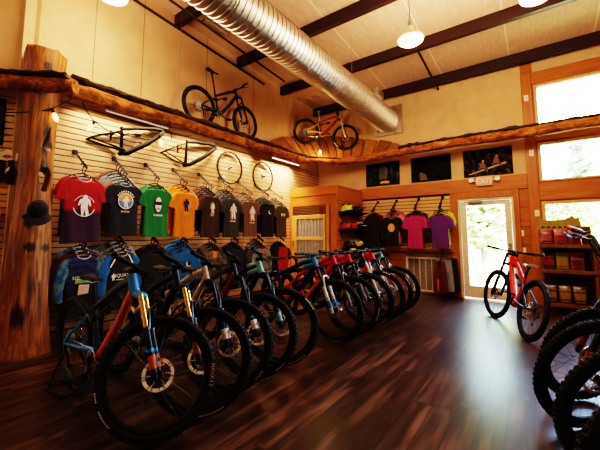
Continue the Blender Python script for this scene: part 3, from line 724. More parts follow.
hs = thing('white_house', 'small white gabled house across the lawn outside the window', 'house', (2.35, 26, -.16))
b = MB().box((-.9, -.8, 0), (.9, 2, 1.9)); b.add([(-.9, -.8, 1.9), (.9, -.8, 1.9), (0, -.8, 2.55)], [(0, 1, 2)]); b.build('wall', plain('house_siding', (.85, .85, .85), .7), hs, False)
b = MB().add([(-1.05, -.95, 1.80), (0, -.95, 2.62), (0, 2.1, 2.62), (-1.05, 2.1, 1.80), (1.05, -.95, 1.80), (1.05, 2.1, 1.80)], [(0, 1, 2, 3), (1, 4, 5, 2)]); b.build('roof', plain('house_roof', (.30, .30, .33), .8), hs, False)
for x in (-.42, .12): MB().box((x, -.83, .85), (x + .3, -.79, 1.45)).build('window', plain('house_window', (.10, .12, .14), .3), hs, False)
b = MB()
for i in range(26): b.chbox((-6 + i * .5, 12.6, -.2), (-5.55 + i * .5, 12.9, .35 + .25 * random.random()), .04)
tag(b.build('stone_wall', plain('grey_stone', (.42, .40, .37), .9, 0, .35, 6), None, False), 'low grey stone wall across the lawn behind the door', 'wall', None)
w = thing('yellow_wheel', 'small round yellow wheel leaning just outside the glass door', 'wheel', (-.97, 8.62, .30))
MB().lathe([(.105, -.02), (.14, -.02), (.15, 0), (.14, .02), (.105, .02)], 24, 0, Matrix.Rotation(PI / 2, 4, 'X'), closed=True).build('tread', plain('yellow_rubber', (.55, .42, .10), .6), w)
b = MB()
for k in range(6): b.tube([(0, 0, 0), (.11 * math.cos(k * PI / 3), 0, .11 * math.sin(k * PI / 3))], .012, 6)
b.tube([(0, -.02, 0), (0, .02, 0)], .03, 10).tube([(0, .03, 0), (.12, .05, -.44)], .01, 6).build('spider', plain('wheel_grey', (.3, .28, .2), .5), w)
tag(MB().tube([(-1.24, 8.3, .9), (-1.02, 8.3, -.14)], .018, 8).build('walking_pole', plain('pole_grey', (.25, .24, .22), .5)), 'thin grey pole leaning outside the door on the left', 'pole')
# ============================================================ BICYCLES
AY = Matrix.Rotation(PI / 2, 4, 'X')        # lathe axis onto y
RT, R_MAJ, R_MIN = .37, .338, .027
def tyre_mesh():
    rings = []; N, K = 72, 14
    for i in range(N):
        a = 2 * PI * i / N; ring = []
        for k in range(K):
            p = 2 * PI * k / K; rr = R_MAJ + R_MIN * math.cos(p); yy = R_MIN * .98 * math.sin(p)
            ring.append((rr * math.cos(a), yy, rr * math.sin(a)))
        rings.append(ring)
    b = MB().loft(rings, False, 0, True)
    for i in range(66):                      # tread knobs: pairs in the middle, shoulders between
        a = 2 * PI * i / 66
        rows = ((-.010, .0095, .36), (.010, .0095, .36)) if i % 2 == 0 else ((-.0205, .009, .353), (.0205, .009, .353), (0, .008, .3615))
        for yy, w, r0 in rows:
            t_ = (math.cos(a), 0, math.sin(a)); tg = (-math.sin(a), 0, math.cos(a)); tilt = yy * 22
            rad = Vector((t_[0] * math.cos(tilt), math.sin(tilt), t_[2] * math.cos(tilt))); sd = Vector((0, 1, 0)); tg = Vector(tg)
            sd = rad.cross(tg).normalized()
            c = Vector((t_[0] * (R_MAJ + R_MIN * math.cos(tilt)), R_MIN * math.sin(tilt), t_[2] * (R_MAJ + R_MIN * math.cos(tilt))))
            b.add([(sx * w * .5, sy * .0095, sz) for sz in (-.002, .0058) for sx, sy in ((-1, -1), (1, -1), (1, 1), (-1, 1))], [(4, 5, 6, 7), (0, 1, 5, 4), (1, 2, 6, 5), (2, 3, 7, 6), (3, 0, 4, 7)], 0, basis(sd, tg, rad, c))
    return b.mesh('tyre', M['rubber'], True, 35)
def rim_mesh(name, mt):
    return MB().lathe([(.293, -.011), (.291, 0), (.293, .011), (.302, .0165), (.312, .0165), (.312, .012), (.306, .010), (.306, -.010), (.312, -.012), (.312, -.0165), (.302, -.0165)], 56, 0, AY, closed=True).mesh(name, mt, True, 30)
def spokes_mesh():
    b = MB()
    for i in range(28):
        sd = 1 if i % 2 else -1; a = 2 * PI * i / 28; off = (1 if (i // 2) % 2 else -1) * 1.1
        b.tube([(.026 * math.cos(a + off), sd * .027, .026 * math.sin(a + off)), (.294 * math.cos(a), sd * .004, .294 * math.sin(a))], .0013, 4, 0, False)
    return b.mesh('spokes', M['spoke'])
def hub_mesh():
    return MB().lathe([(.004, -.055), (.010, -.055), (.012, -.036), (.029, -.031), (.029, -.026), (.016, -.02), (.015, .02), (.029, .026), (.029, .031), (.012, .036), (.010, .055), (.004, .055)], 18, 0, AY).mesh('hub', M['blackmetal'])
def rotor_mesh():
    b = MB().lathe([(.078, -.001), (.100, -.001), (.100, .001), (.078, .001)], 40, 0, AY, closed=True)
    for k in range(6):
        a = k * PI / 3
        b.tube([(.025 * math.cos(a), 0, .025 * math.sin(a)), (.055 * math.cos(a + .25), 0, .055 * math.sin(a + .25)), (.080 * math.cos(a + .15), 0, .080 * math.sin(a + .15))], .0055, 5)
    b.lathe([(.012, -.003), (.032, -.003), (.032, .003), (.012, .003)], 20, 0, AY, closed=True)
    return b.mesh('brake_rotor', M['chrome'])
def cassette_mesh():
    pr = []
    for i in range(9):
        r = .095 - .0078 * i; y = .022 + .0038 * i; pr += [(r, y), (r, y + .0018), (r - .008, y + .0018)]
    return MB().lathe([(.015, .021)] + pr + [(.014, .057)], 30, 0, AY).mesh('cassette', M['steel'], True, 20)
ME = dict(tyre=tyre_mesh(), spokes=spokes_mesh(), hub=hub_mesh(), rotor=rotor_mesh(), cassette=cassette_mesh())
RIM = {}
def arc_patch(b, a0, a1, ysgn, mi=0, r0=.3415, r1=.3515, n=6):
    vs = []
    for i in range(n + 1):
        a = a0 + (a1 - a0) * i / n
        for r in (r0, r1):
            yy = ysgn * (R_MIN * .98 * math.sqrt(max(0, 1 - ((r - R_MAJ) / R_MIN) ** 2)) + .0016)
            vs.append((r * math.cos(a), yy, r * math.sin(a)))
    b.add(vs, [(2 * i, 2 * i + 2, 2 * i + 3, 2 * i + 1) for i in range(n)], mi)
def decal_mesh(spans):
    """rows of short letter-like blocks bent round the sidewall, both sides"""
    b = MB()
    for a0, a1, n, g in spans:
        for s_ in (-1,):
            for i in range(n):
                w = (a1 - a0) / n; arc_patch(b, a0 + i * w + w * g, a0 + (i + 1) * w, s_, 0, n=2)
    return b
def wheel(name, root, mat, rim_m, decal=None, decal_m=None, rear=False, spin=0, label=None, rot_m=True):
    k = rim_m.name
    if k not in RIM: RIM[k] = rim_mesh('rim_' + k, rim_m)
    w = link(name, RIM[k], root, mat=mat @ Matrix.Rotation(spin, 4, 'Y'))
    if label: w['label'] = label
    link('tyre', ME['tyre'], w); link('spokes', ME['spokes'], w); link('hub', ME['hub'], w)
    if rot_m: link('brake_rotor', ME['rotor'], w, (0, .036, 0))
    if rear: link('cassette', ME['cassette'], w, mat=Matrix.Translation((0, -.006, 0)))
    for sp_ in (decal or []): link('tyre_lettering', decal_mesh([sp_]).mesh('tyre_lettering', decal_m, False), w)
    return w
D_WHITE = [(2.1, 2.45, 7, .22), (2.55, 2.75, 3, .1), (5.2, 5.55, 5, .2), (5.6, 5.85, 4, .3)]
D_LINE = [(3.7, 4.2, 3, .08), (.4, .75, 5, .25)]
HA = math.radians(67.5); DV = Vector((-math.cos(HA), 0, math.sin(HA))); DN = Vector((math.sin(HA), 0, math.cos(HA)))
def frame_geo(root, st, T=None):
    """front triangle, rear triangle, shock in bike coordinates; T moves them"""
    WB = st.get('wb', 1.22)
    AX = Vector((WB, 0, RT)); A0 = AX - DN * .046
    BB = Vector((.44, 0, .335)); HB = A0 + DV * .565; HT = A0 + DV * .675
    fs = st.get('fs', True); eb = st.get('ebike', False)
    STt = Vector((.352, 0, .715 if fs else .76)); big = 1.45 if eb else 1.0
    fm, am, rm = st['frame'], st.get('down', st['frame']), st.get('rear', st['frame'])
    V = Vector
    b = MB()
    b.tube([HB - DV * .004, HB + DV * .02, HT - DV * .02, HT + DV * .004], [.027, .025, .026, .028], 12)
    tt = [STt - V((0, 0, .035)), STt.lerp(HT, .35) + V((0, 0, -.018)), STt.lerp(HT, .75) + V((0, 0, -.012)), HT - DV * .03]
    b.tube(tt, [.021, .024, .029, .031], 12, 0, True, .9)
    b.tube([BB, STt.lerp(BB, .45), STt], [.030, .020, .0185], 12)
    b.lathe([(.012, -.05), (.030, -.046), (.030, .046), (.012, .05)], 16, 0, Matrix.Translation(BB) @ AY)
    b.tube([STt.lerp(BB, .10), STt], .0215, 12)
    f = b.build('frame', fm, root)
    dt = [BB + V((.005, 0, .0)), BB.lerp(HB, .12) + V((.02, 0, -.018)), BB.lerp(HB, .6) + V((.015, 0, -.015)), HB + DV * .02]
    d = MB().tube(dt, [.030 * big, .037 * big, .036 * big, .029], 12, 0, True, .88).build('down_tube', am, f)
    if st.get('down_label'): d['label'] = st['down_label']
    b = MB()
    ra = V((0, 0, RT))
    for s_ in (-1, 1):
        yo = s_ * .068
        if fs:
            b.tube([BB + V((.02, s_ * .03, .055)), BB + V((-.06, s_ * .036, .055)), BB + V((-.18, s_ * .062, .045)), ra + V((.03, yo, -.002)), ra + V((0, yo, 0))], [.018, .017, .014, .012, .015], 10)
            b.tube([ra + V((0, yo, .0)), ra + V((.09, yo * .95, .085)), V((.26, s_ * .042, .575)), V((.335, s_ * .032, .635))], [.014, .011, .011, .014], 10)
        else:
            b.tube([BB + V((-.02, s_ * .03, 0)), BB + V((-.15, s_ * .055, .005)), ra + V((.02, yo, 0)), ra + V((0, yo, 0))], [.014, .012, .010, .012], 8)
            b.tube([ra + V((0, yo, 0)), ra + V((.08, yo * .95, .09)), V((.345, s_ * .022, .70))], [.010, .009, .009], 8)
    if fs: b.tube([V((.26, -.042, .575)), V((.26, .042, .575))], .010, 8)
    b.lathe([(.004, -.082), (.011, -.080), (.011, .080), (.004, .082)], 10, 0, Matrix.Translation(ra) @ AY)
    r_ = b.build('rear_triangle', rm, f)
    if fs:
        b = MB()
        for s_ in (-1, 1): b.tube([V((.335, s_ * .034, .635)), V((.40, s_ * .036, .60)), V((.455, s_ * .026, .655))], [.013, .015, .012], 8)
        b.build('rocker_link', st.get('link', M['blackmetal']), f)
        p0, p1 = V((.455, 0, .655)), V((.645, 0, .735)) if not st.get('shock_down') else V((.56, 0, .475)); dd = (p1 - p0)
        b = MB().tube([p0, p0 + dd * .12], .010, 8).tube([p0 + dd * .1, p0 + dd * .55], .0115, 10).tube([p0 + dd * .45, p0 + dd * .52, p0 + dd * .95, p1], [.017, .021, .021, .012], 12)
        b.tube([p0 + dd * .62 + V((0, 0, -.028)), p0 + dd * .92 + V((0, 0, -.028))], .012, 10)
        b.build('rear_shock', M['black'], f)
    if T is not None:
        f.matrix_local = T
    return dict(f=f, AX=AX, A0=A0, BB=BB, HB=HB, HT=HT, STt=STt, WB=WB)
def bike(label, st, contact=None, rear=None, heading=0, z=0, pitch=0, scale=1, group=None, name='mountain_bike'):
    """contact = world xy where the steered front tyre touches, or rear = where the rear tyre touches"""
    V = Vector
    steer = math.radians(st.get('steer', 0)); WB = st.get('wb', 1.22)
    AX = V((WB, 0, RT)); A0 = AX - DN * .046
    S = Matrix.Translation(A0) @ Matrix.Rotation(steer, 4, DV) @ Matrix.Translation(-A0)
    root = thing(name, label, 'bicycle', (0, 0, 0), 0, group)
    if contact is not None:
        c = S @ AX; Rz = Matrix.Rotation(heading, 4, 'Z'); off = Rz @ V((c.x, c.y, 0)) * scale
        root.location = (contact[0] - off.x, contact[1] - off.y, z)
    else: root.location = (rear[0], rear[1], z)
    root.rotation_euler = (math.radians(st.get('lean', 0)), -pitch, heading); root.scale = (scale,) * 3
    g = frame_geo(root, st); f = g['f']; BB, HB, HT, STt = g['BB'], g['HB'], g['HT'], g['STt']
    if st.get('frame_label'): f['label'] = st['frame_label']
    rim = st.get('rim', M['black']); dm = st.get('decal_m', plain('tyre_print_white', (.62, .62, .60), .6))
    sp = st.get('spin', 0)
    wheel('front_wheel', root, S @ Matrix.Translation(AX), rim, st.get('decal', D_LINE), dm, False, sp)
    wheel('rear_wheel', root, Matrix.Translation((0, 0, RT)), rim, st.get('decal_r', D_LINE), dm, True, sp + 1)
    if st.get('letters'):    # printed brand name on the near sidewall of the front tyre
        w = [o for o in root.children if o.name.startswith('front_wheel')][0]
        mt = emis_free('tyre_print_yellow')
        for i, ch in enumerate(st['letters']):
            a = st['letters_at'] - i * .066 - sp * 0
            r = .345
            c = V((r * math.cos(a), -.0275, r * math.sin(a))); up = V((math.cos(a), 0, math.sin(a))); rt = V((math.sin(a), 0, -math.cos(a)))
            up, rt = up, rt
            text_mesh(ch, .032, mt, 'tyre_letter', w, basis(rt, up, rt.cross(up), c))
    fd = []
    # fork
    lm, sm, cm = st.get('lower', M['black']), st.get('stan', M['blackmetal']), st.get('crown', M['black'])
    b = MB()
    for s_ in (-1, 1):
        y = V((0, s_ * .066, 0))
        b.tube([AX + y * 1.0 - DV * .025, AX + y, AX + y + DV * .05, AX + y + DV * .28, AX + y + DV * .30], [.012, .021, .020, .0225, .0235], 12)
    ar = [AX + V((0, -.066, 0)) + DV * .285 + DN * .015]
    for q in range(7):
        u = -1 + 2 * q / 6; ar.append(AX + V((0, u * .06, 0)) + DV * (.39 + .025 * (1 - u * u)) + DN * .03)
    ar.append(AX + V((0, .066, 0)) + DV * .285 + DN * .015)
    b.tube(ar, .011, 8)
    b.tube([AX + V((0, .072, 0)) - DN * .03 + DV * .01, AX + V((0, .072, 0)) - DN * .045 + DV * .09], .016, 8)
    fk = link('fork_lowers', b.mesh('fork_lowers', lm), root, mat=S)
    for s_ in (-1, 1):
        y = V((0, s_ * .066, 0))
        link('stanchion', MB().tube([AX + y + DV * .29, AX + y + DV * .52], .0172, 12).mesh('stanchion', sm), fk)
    if st.get('lower_band'):
        for s_ in (-1, 1):
            y = V((0, s_ * .066, 0))
            link('fork_decal', MB().tube([AX + y + DV * .045, AX + y + DV * .125], .0236, 12, 0, False).mesh('fork_decal', st['lower_band'][0]), fk)
            link('fork_band', MB().tube([AX + y + DV * .145, AX + y + DV * .165], .0242, 12, 0, False).mesh('fork_band', st['lower_band'][1]), fk)
    b = MB().tube([AX + V((0, -.066, 0)) + DV * .515, AX + V((0, -.04, 0)) + DV * .53 - DN * .02, A0 + DV * .545, AX + V((0, .04, 0)) + DV * .53 - DN * .02, AX + V((0, .066, 0)) + DV * .515], [.024, .024, .028, .024, .024], 12)
    if st.get('dual'):
        for s_ in (-1, 1): b.tube([AX + V((0, s_ * .066, 0)) + DV * .50, AX + V((0, s_ * .066, 0)) + DV * .70], .020, 12)
        b.tube([AX + V((0, -.075, 0)) + DV * .69, A0 + DV * .70, AX + V((0, .075, 0)) + DV * .69], .018, 10)
    link('fork_crown', b.mesh('fork_crown', cm), fk)
    if st.get('head_m'):
        hm = MB().tube([HB - DV * .01, HB + DV * .05, HT + DV * .006], [.034, .033, .032], 12)
        if not st.get('slim_head'): hm.tube([HB + DV * .03 - V((.0, 0, 0)), HB + DV * .03 - V((.16, 0, .055))], [.033, .030], 12).tube([HT - DV * .02, HT - DV * .02 - V((.16, 0, .035))], [.028, .024], 12)
        hm = hm.build('head_tube', st['head_m'], f)
        if st.get('head_label'): hm['label'] = st['head_label']
    # cockpit
    h = st.get('rise', 0)
    bc = A0 + DV * (.70 + h) + DN * st.get('stem', .05)
    stem = link('stem', MB().tube([A0 + DV * .675, A0 + DV * (.72 + h)], .019, 10).tube([A0 + DV * (.70 + h), bc], [.019, .023], 10).mesh('stem', M['black']), root, mat=S)
    hw = st.get('barw', .36); br = st.get('barrise', .006)
    bp = [bc + V((p[0], p[1], p[2])) for p in ((-.055, -hw, br + .008), (-.03, -.24, br + .005), (0, -.10, 0), (0, .10, 0), (-.03, .24, br + .005), (-.055, hw, br + .008))]
    bar = link('handlebar', MB().tube(bp, [.011, .0115, .0155, .0155, .0115, .011], 10).mesh('handlebar', st.get('barm', M['black'])), root, mat=S)
    for s_ in (-1, 1):
        e = bc + V((-.055, s_ * hw, br + .008)); i_ = bc + V((-.040, s_ * (hw - .135), br + .006))
        gr = link('grip', MB().tube([i_, i_.lerp(e, .06), i_.lerp(e, .1), i_.lerp(e, .9), i_.lerp(e, .96), e], [.0185, .0185, .016, .0165, .019, .018], 10).mesh('grip', st.get('grip', M['rubber'])), bar)
        lv = bc + V((-.034, s_ * (hw - .165), br + .004))
        link('brake_lever', MB().tube([lv, lv + V((.03, s_ * .01, -.012)), lv + V((.05, -s_ * .015, -.012)), lv + V((.045, -s_ * .06, -.01))], [.014, .013, .011, .007], 8).tube([lv + V((.045, s_ * .01, -.014)), lv + V((.075, s_ * .05, -.02)), lv + V((.055, s_ * .125, -.024))], [.006, .0055, .006], 6).mesh('brake_lever', st.get('lever', M['blackmetal'])), bar)
    cb = MB()
    for s_, k in ((-1, .10), (1, .12), (1, .15)):
        p0 = bc + V((.01, s_ * (.20), br)); p3 = (HB + V((.03, s_ * .025, .02))); p1 = p0 + V((k * .9, -s_ * .10, .01)); p2 = p3 + V((k * .9, 0, .02)); pts = []
        for q in range(9):
            u = q / 8; pts.append(p0 * (1 - u) ** 3 + p1 * 3 * u * (1 - u) ** 2 + p2 * 3 * u * u * (1 - u) + p3 * u ** 3)
        cb.tube(pts, .0026, 5)
    link('brake_cable', cb.mesh('brake_cable', M['black']), root, mat=S)
    # saddle
    sd = (STt - BB).normalized(); sz = st.get('saddle', .93); top = STt + sd * ((sz - .045 - STt.z) / sd.z)
    MB().tube([STt - sd * .03, STt + sd * .0, STt + sd * .02], [.021, .021, .016], 12).tube([STt, top], .0152, 12).tube([top - V((.03, 0, 0)), top + V((.03, 0, .0))], .014, 8).build('seatpost', st.get('post', M['black']), root)
    rings = []
    for i in range(13):
        u = i / 12; x = top.x + .16 - .275 * u; w = .019 + .053 * max(0, (u - .25) / .75) ** 1.3 * (1 if u < .93 else .86); zt = top.z + .046 + .016 * (2 * u - 1) ** 2 * (1 if u > .5 else .4) - (.012 if i in (0,) else 0); th = .022 + .012 * u
        if i == 0: w, th = .010, .010
        rings.append([(x, w * math.cos(q), zt - th * .5 + th * .5 * math.sin(q) * (1 if math.sin(q) > 0 else 1.15) - .010 * abs(math.cos(q)) ** 3) for q in (2 * PI * k / 14 for k in range(14))])
    sdm = MB().loft(rings)
    for s_ in (-1, 1): sdm.tube([(top.x + .11, 0, top.z + .026), (top.x + .04, s_ * .02, top.z + .006), (top.x - .05, s_ * .022, top.z + .006), (top.x - .09, s_ * .03, top.z + .03)], .0035, 6, 1)
    sdm.build('saddle', [st.get('saddle_m', M['black']), M['steel']], root)
    # drivetrain
    ca = st.get('crank', -.5)
    b = MB()
    for s_, a in ((-1, ca), (1, ca + PI)):
        y = s_ * .072; e = BB + V((.172 * math.cos(a), y + s_ * .012, .172 * math.sin(a)))
        b.tube([BB + V((0, s_ * .03, 0)), BB + V((0, y, 0))], .014, 10); b.tube([BB + V((0, y, 0)), e], [.018, .012], 8, 0, True, .8)
    b.tube([BB + V((0, -.07, 0)), BB + V((0, .07, 0))], .0125, 10)
    crank = b.build('crankset', M['blackmetal'], root)
    teeth = []
    for i in range(64): teeth.append((.066 + (.003 if i % 2 else 0)))
    b = MB(); n = 64
    vs = []
    for y in (-.047, -.043):
        for r_i in (0, 1):
            for i in range(n):
                a = 2 * PI * i / n; rr = teeth[i] if r_i else .052; vs.append((BB.x + rr * math.cos(a), y, BB.z + rr * math.sin(a)))
    fs_ = []
    for i in range(n):
        j = (i + 1) % n; fs_ += [(i, j, n + j, n + i), (2 * n + i, 3 * n + i, 3 * n + j, 2 * n + j), (n + i, n + j, 3 * n + j, 3 * n + i)]
    b.add(vs, fs_)
    for k in range(4): b.tube([BB + V((0, -.045, 0)), BB + V((.054 * math.cos(k * PI / 2 + .4), -.045, .054 * math.sin(k * PI / 2 + .4)))], .007, 6)
    b.build('chainring', st.get('ring', M['steel']), crank)
    for s_, a in ((-1, ca), (1, ca + PI)):
        e = BB + V((.172 * math.cos(a), s_ * .084, .172 * math.sin(a))); c = e + V((0, s_ * .065, 0))
        pb = MB()
        for dx in (-.045, .040): pb.chbox(c + V((dx - .004, -.045, -.009)), c + V((dx + .009, .045, .009)), .003)
        for dy in (-.043, .035): pb.chbox(c + V((-.045, dy - .002, -.008)), c + V((.045, dy + .010, .008)), .003)
        pb.tube([e, c + V((0, s_ * .04, 0))], .009, 8)
        pb.build('pedal', st.get('pedal', M['black']), crank)
    ra = V((0, 0, RT)); pts = []
    for q in range(9): a = PI / 2 - PI * q / 8 * 1.0; pts.append(BB + V((.067 * math.cos(a), -.045, .067 * math.sin(a))))
    pts += [V((.10, -.052, RT - .155)), V((.055, -.05, RT - .19)), V((.03, -.05, RT - .16)), V((.05, -.05, RT - .09))]
    for q in range(7): a = -PI / 2 * .6 - PI * .9 * q / 6; pts.append(ra + V((.05 * math.cos(a), -.046, .05 * math.sin(a))))
    MB().tube(pts, .0042, 5, 0, True, 1, None, True).build('chain', M['steel'], root)
    MB().tube([ra + V((0, -.07, -.01)), ra + V((.02, -.075, -.07)), ra + V((.045, -.06, -.10))], [.012, .014, .011], 8).tube([ra + V((.045, -.058, -.10)), ra + V((.062, -.058, -.19))], .009, 8).lathe([(.003, -.004), (.018, -.004), (.018, .004), (.003, .004)], 14, 0, Matrix.Translation(ra + V((.06, -.05, -.18))) @ AY).build('derailleur', M['blackmetal'], root)
    return root
def emis_free(name): return plain(name, (.85, .55, .06), .5)
def P_(n, c): return paint('paint_' + n, c)
K_ = P_('black', (.012, .012, .014)); K2 = P_('charcoal', (.03, .03, .033))
BLU = P_('bright blue', (.03, .24, .55)); ORG = P_('orange', (.62, .13, .02)); NAVY = P_('navy', (.014, .022, .09)); RED = P_('red', (.62, .022, .018)); CRM = P_('cream', (.58, .47, .33))
TEAL = P_('teal', (.18, .42, .46)); GRY = P_('grey', (.20, .22, .25)); SIL = P_('silver', (.62, .63, .65)); WHT = P_('white', (.75, .74, .72)); YEL = P_('yellow', (.75, .50, .06)); DRED = P_('dark red', (.25, .02, .02)); TAN = P_('tan', (.33, .22, .12)); BRZ = P_('olive brown', (.10, .07, .035))
G = 'mountain bikes parked in a row along the left wall'
rows = [
 ((-2.013, 1.222), dict(frame=K2, down=ORG, rear=BLU, slim_head=True, stan=M['gold'], lower=K_, lower_band=[ORG, BLU], crown=BLU, head_m=BLU, steer=50, lean=1, crank=-.9, saddle=.92, decal=[(3.75, 4.10, 8, .2), (3.45, 3.62, 4, .25)], spin=0, letters='MAXXIS', letters_at=.22, down_label='orange down tube', head_label='bright blue head tube'), 'blue mountain bike with orange down tube and gold fork, nearest in the left row'),
 ((-2.007, 1.553), dict(frame=K_, down=K_, rear=CRM, stan=M['gold'], lower=K2, steer=46, lean=1, crank=.4, saddle=.95, decal=[(4.75, 5.35, 12, .18)], lower_band=[P_('rust', (.30, .10, .05)), K_], link=CRM), 'black mountain bike with gold fork legs and cream rear stays, second in the left row'),
 ((-2.097, 1.892), dict(frame=CRM, down=CRM, rear=K_, stan=M['blackmetal'], lower=K2, lower_band=[WHT, K_], steer=42, lean=1, crank=-.2, saddle=.94, decal=[(5.5, 5.75, 4, .3)]), 'cream framed mountain bike with black fork, third in the left row'),
 ((-2.104, 2.236), dict(frame=K2, down=DRED, rear=K_, stan=M['blackmetal'], lower=K2, lower_band=[WHT, TEAL], steer=40, lean=1, crank=.9, saddle=.90, decal=[(5.3, 5.6, 5, .2)]), 'charcoal mountain bike with dark red down tube, fourth in the left row'),
 ((-2.096, 2.58), dict(frame=K_, down=K_, rear=K2, stan=M['blackmetal'], lower=K2, head_m=TEAL, lower_band=[TEAL, K_], steer=38, lean=1, crank=-.6, saddle=.93, decal=[(4.9, 5.5, 10, .15), (.5, .9, 5, .2)], barrise=.02), 'black mountain bike with teal head tube, fifth in the left row before the gap'),
 ((-1.990, 3.43), dict(frame=NAVY, down=NAVY, rear=K_, stan=M['blackmetal'], lower=SIL, lower_band=[BLU, YEL], head_m=BLU, steer=2, crank=.2, saddle=.96, decal=[(3.9, 5.0, 14, .1)], head_label='bright blue head tube', fs=False), 'navy mountain bike with bright blue head tube and silver fork, first after the gap'),
 ((-1.970, 3.86), dict(frame=RED, down=RED, rear=RED, ebike=True, stan=M['blackmetal'], lower=GRY, head_m=RED, steer=8, crank=-.8, saddle=.95, ring=RED), 'all red mountain bike with thick tubes, right behind the navy one'),
 ((-1.955, 4.28), dict(frame=RED, down=K_, rear=K_, stan=M['blackmetal'], lower=GRY, head_m=RED, steer=4, crank=.5, saddle=.92), 'mountain bike with red head tube and black rear end, behind the all red one'),
 ((-1.940, 4.69), dict(frame=K_, down=K_, rear=K_, stan=SIL, lower=SIL, steer=6, crank=-.3, saddle=.97, barm=K_, grip=YEL), 'black mountain bike with silver fork and yellow grips in the left row'),
 ((-1.955, 5.10), dict(frame=RED, down=RED, rear=K_, stan=M['blackmetal'], lower=WHT, head_m=RED, steer=7, crank=.1, saddle=.90), 'red bike with white fork legs, second from the far end of the left row'),
 ((-1.955, 5.48), dict(frame=TEAL, down=TEAL, rear=K_, stan=M['blackmetal'], lower=SIL, steer=6, crank=.3, saddle=.92, decal=[(4.2, 5.0, 10, .1)]), 'pale teal bike at the far end of the left row before the grille'),
]
for i, (c, st, lb) in enumerate(rows):
    st.setdefault('spin', 0 if 'decal' in st else i * .7)
    st.setdefault('decal_r', D_LINE)
    bike(lb, st, contact=c, heading=math.radians(st.get('head', 0)), group=G)
bike('red mountain bike parked alone in front of the glass door', dict(frame=RED, down=RED, rear=K_, stan=K_, lower=K_, crown=K_, steer=10, crank=-1.0, saddle=.90, lean=14, wb=1.16, barw=.39, dual=True, rise=.03, head_m=RED, saddle_m=P_('saddle white', (.5, .5, .5))), rear=(-.185, 4.86), heading=math.radians(90 + 23))
GR = 'mountain bikes parked along the right edge'
right = [((.245, 3.30), dict(frame=K_, rear=K_, lower=K_, grip=P_('red grip', (.65, .06, .02)), lever=K_, steer=42, stem=.19, barw=.43, rise=.03, barrise=.12, crank=.2, decal=D_LINE, lower_band=[DRED, K_], decal_m=M['black']), 'black mountain bike with red grips and red fork marks, farthest at the right edge'),
         ((.230, 2.84), dict(frame=K_, rear=K_, lower=K_, grip=M['rubber'], lever=K_, steer=38, stem=.19, barw=.43, rise=.03, barrise=.10, crank=-.4, lower_band=[DRED, K_], decal_m=M['black']), 'black mountain bike with black grips and red fork marks, second in the right edge row'),
         ((.330, 2.36), dict(frame=K2, rear=K_, lower=K_, steer=34, rise=.03, barrise=.14, crank=.7, decal_m=M['black']), 'charcoal mountain bike third in the right edge row'),
         ((.375, 1.92), dict(frame=K_, rear=K_, lower=BRZ, steer=34, rise=.03, barrise=.12, crank=-.9, decal_m=M['black']), 'black mountain bike with olive brown fork, nearest at the right edge')]
for c, st, lb in right: bike(lb, st, contact=c, heading=PI, group=GR)
bike('small black mountain bike displayed up on the left slab shelf', dict(frame=K_, lower=K_, stan=M['blackmetal'], saddle=1.16, crank=-.55, steer=2, wb=1.17, decal_m=M['black']), rear=(-4.56, 3.33), heading=PI / 2, z=3.128, scale=.93)
hb = (-3.78 + 4.52, 7.05 - 6.38)
bike('old red and yellow mountain bike hung up in the corner over the planks', dict(frame=P_('old red', (.42, .03, .025)), down=P_('old red', (.42, .03, .025)), rear=YEL, stan=SIL, lower=SIL, post=SIL, saddle=1.05, crank=.1, steer=-16, wb=1.14, rise=.05, barw=.36), rear=(-4.47, 6.33), heading=math.atan2(hb[1], hb[0]), z=3.48, pitch=-.12, scale=.87, name='vintage_bike')
# bare frames and wheels on the slat panel
MAT_ = plain('matte_black_frame', (.005, .005, .005), .8, 0, .1, 10, 0, Specular_IOR_Level=.15)
def wall_frame(lb, st, p_rear, tilt, sc):
    root = thing('frameset', lb, 'bike frame', p_rear, PI / 2)
    root.scale = (sc,) * 3
    T = Matrix.Rotation(-tilt, 4, 'Y') @ Matrix.Translation((0, 0, -RT))
    g = frame_geo(root, st, T)
    MB().tube([(.30, .062, .12), (.30, -.02, .13), (.30, -.045, .16)], .010, 8).tube([(.30, .062, .05), (.30, .062, .2)], .014, 8).build('wall_peg', M['black'], root)
    return root
wall_frame('bare black full suspension frame with a shock, left of the two on the slats', dict(frame=MAT_, rear=MAT_, link=MAT_), (-4.665, 1.72, 2.52), -.20, .98)
wall_frame('bare black hardtail frame, right of the two on the slats', dict(frame=MAT_, rear=MAT_, fs=False), (-4.675, 2.77, 2.56), -.24, .97)
for (y, z, lb) in ((4.17, 2.545, 'bare black bicycle wheel on the slats above the brown shirts'), (5.10, 2.51, 'bare black bicycle wheel on the slats nearest the corner')):
    root = thing('bicycle_wheel', lb, 'wheel', (-4.695, y, z), PI / 2, 'bare wheels on the slat panel')
    MB().lathe([(.290, -.012), (.288, 0), (.290, .012), (.318, .013), (.318, -.013)], 60, 0, AY, closed=True).build('rim', M['black'], root)
    link('hub', ME['hub'], root); link('spokes', ME['spokes'], root)
    MB().tube([(0, .045, 0), (0, -.07, 0)], .009, 8).tube([(0, .04, -.03), (0, .04, .06)], .014, 8).build('wall_peg', M['black'], root)
# stand holding the rear wheel of the nearest bike
s0 = thing('bike_stand', 'low black floor stand under the rear wheel of the nearest bike', 'stand', (-3.2, 1.20, 0))
MB().tube([(-.16, -.16, .012), (.18, -.16, .012), (.18, .16, .012), (-.16, .16, .012)], .011, 8, 0, True, 1, None, True).build('base', M['black'], s0)
for s_ in (-1, 1): MB().tube([(-.10, s_ * .16, .012), (-.12, s_ * .10, .16), (-.12, s_ * .06, .24)], .009, 8).build('arm', M['black'], s0)
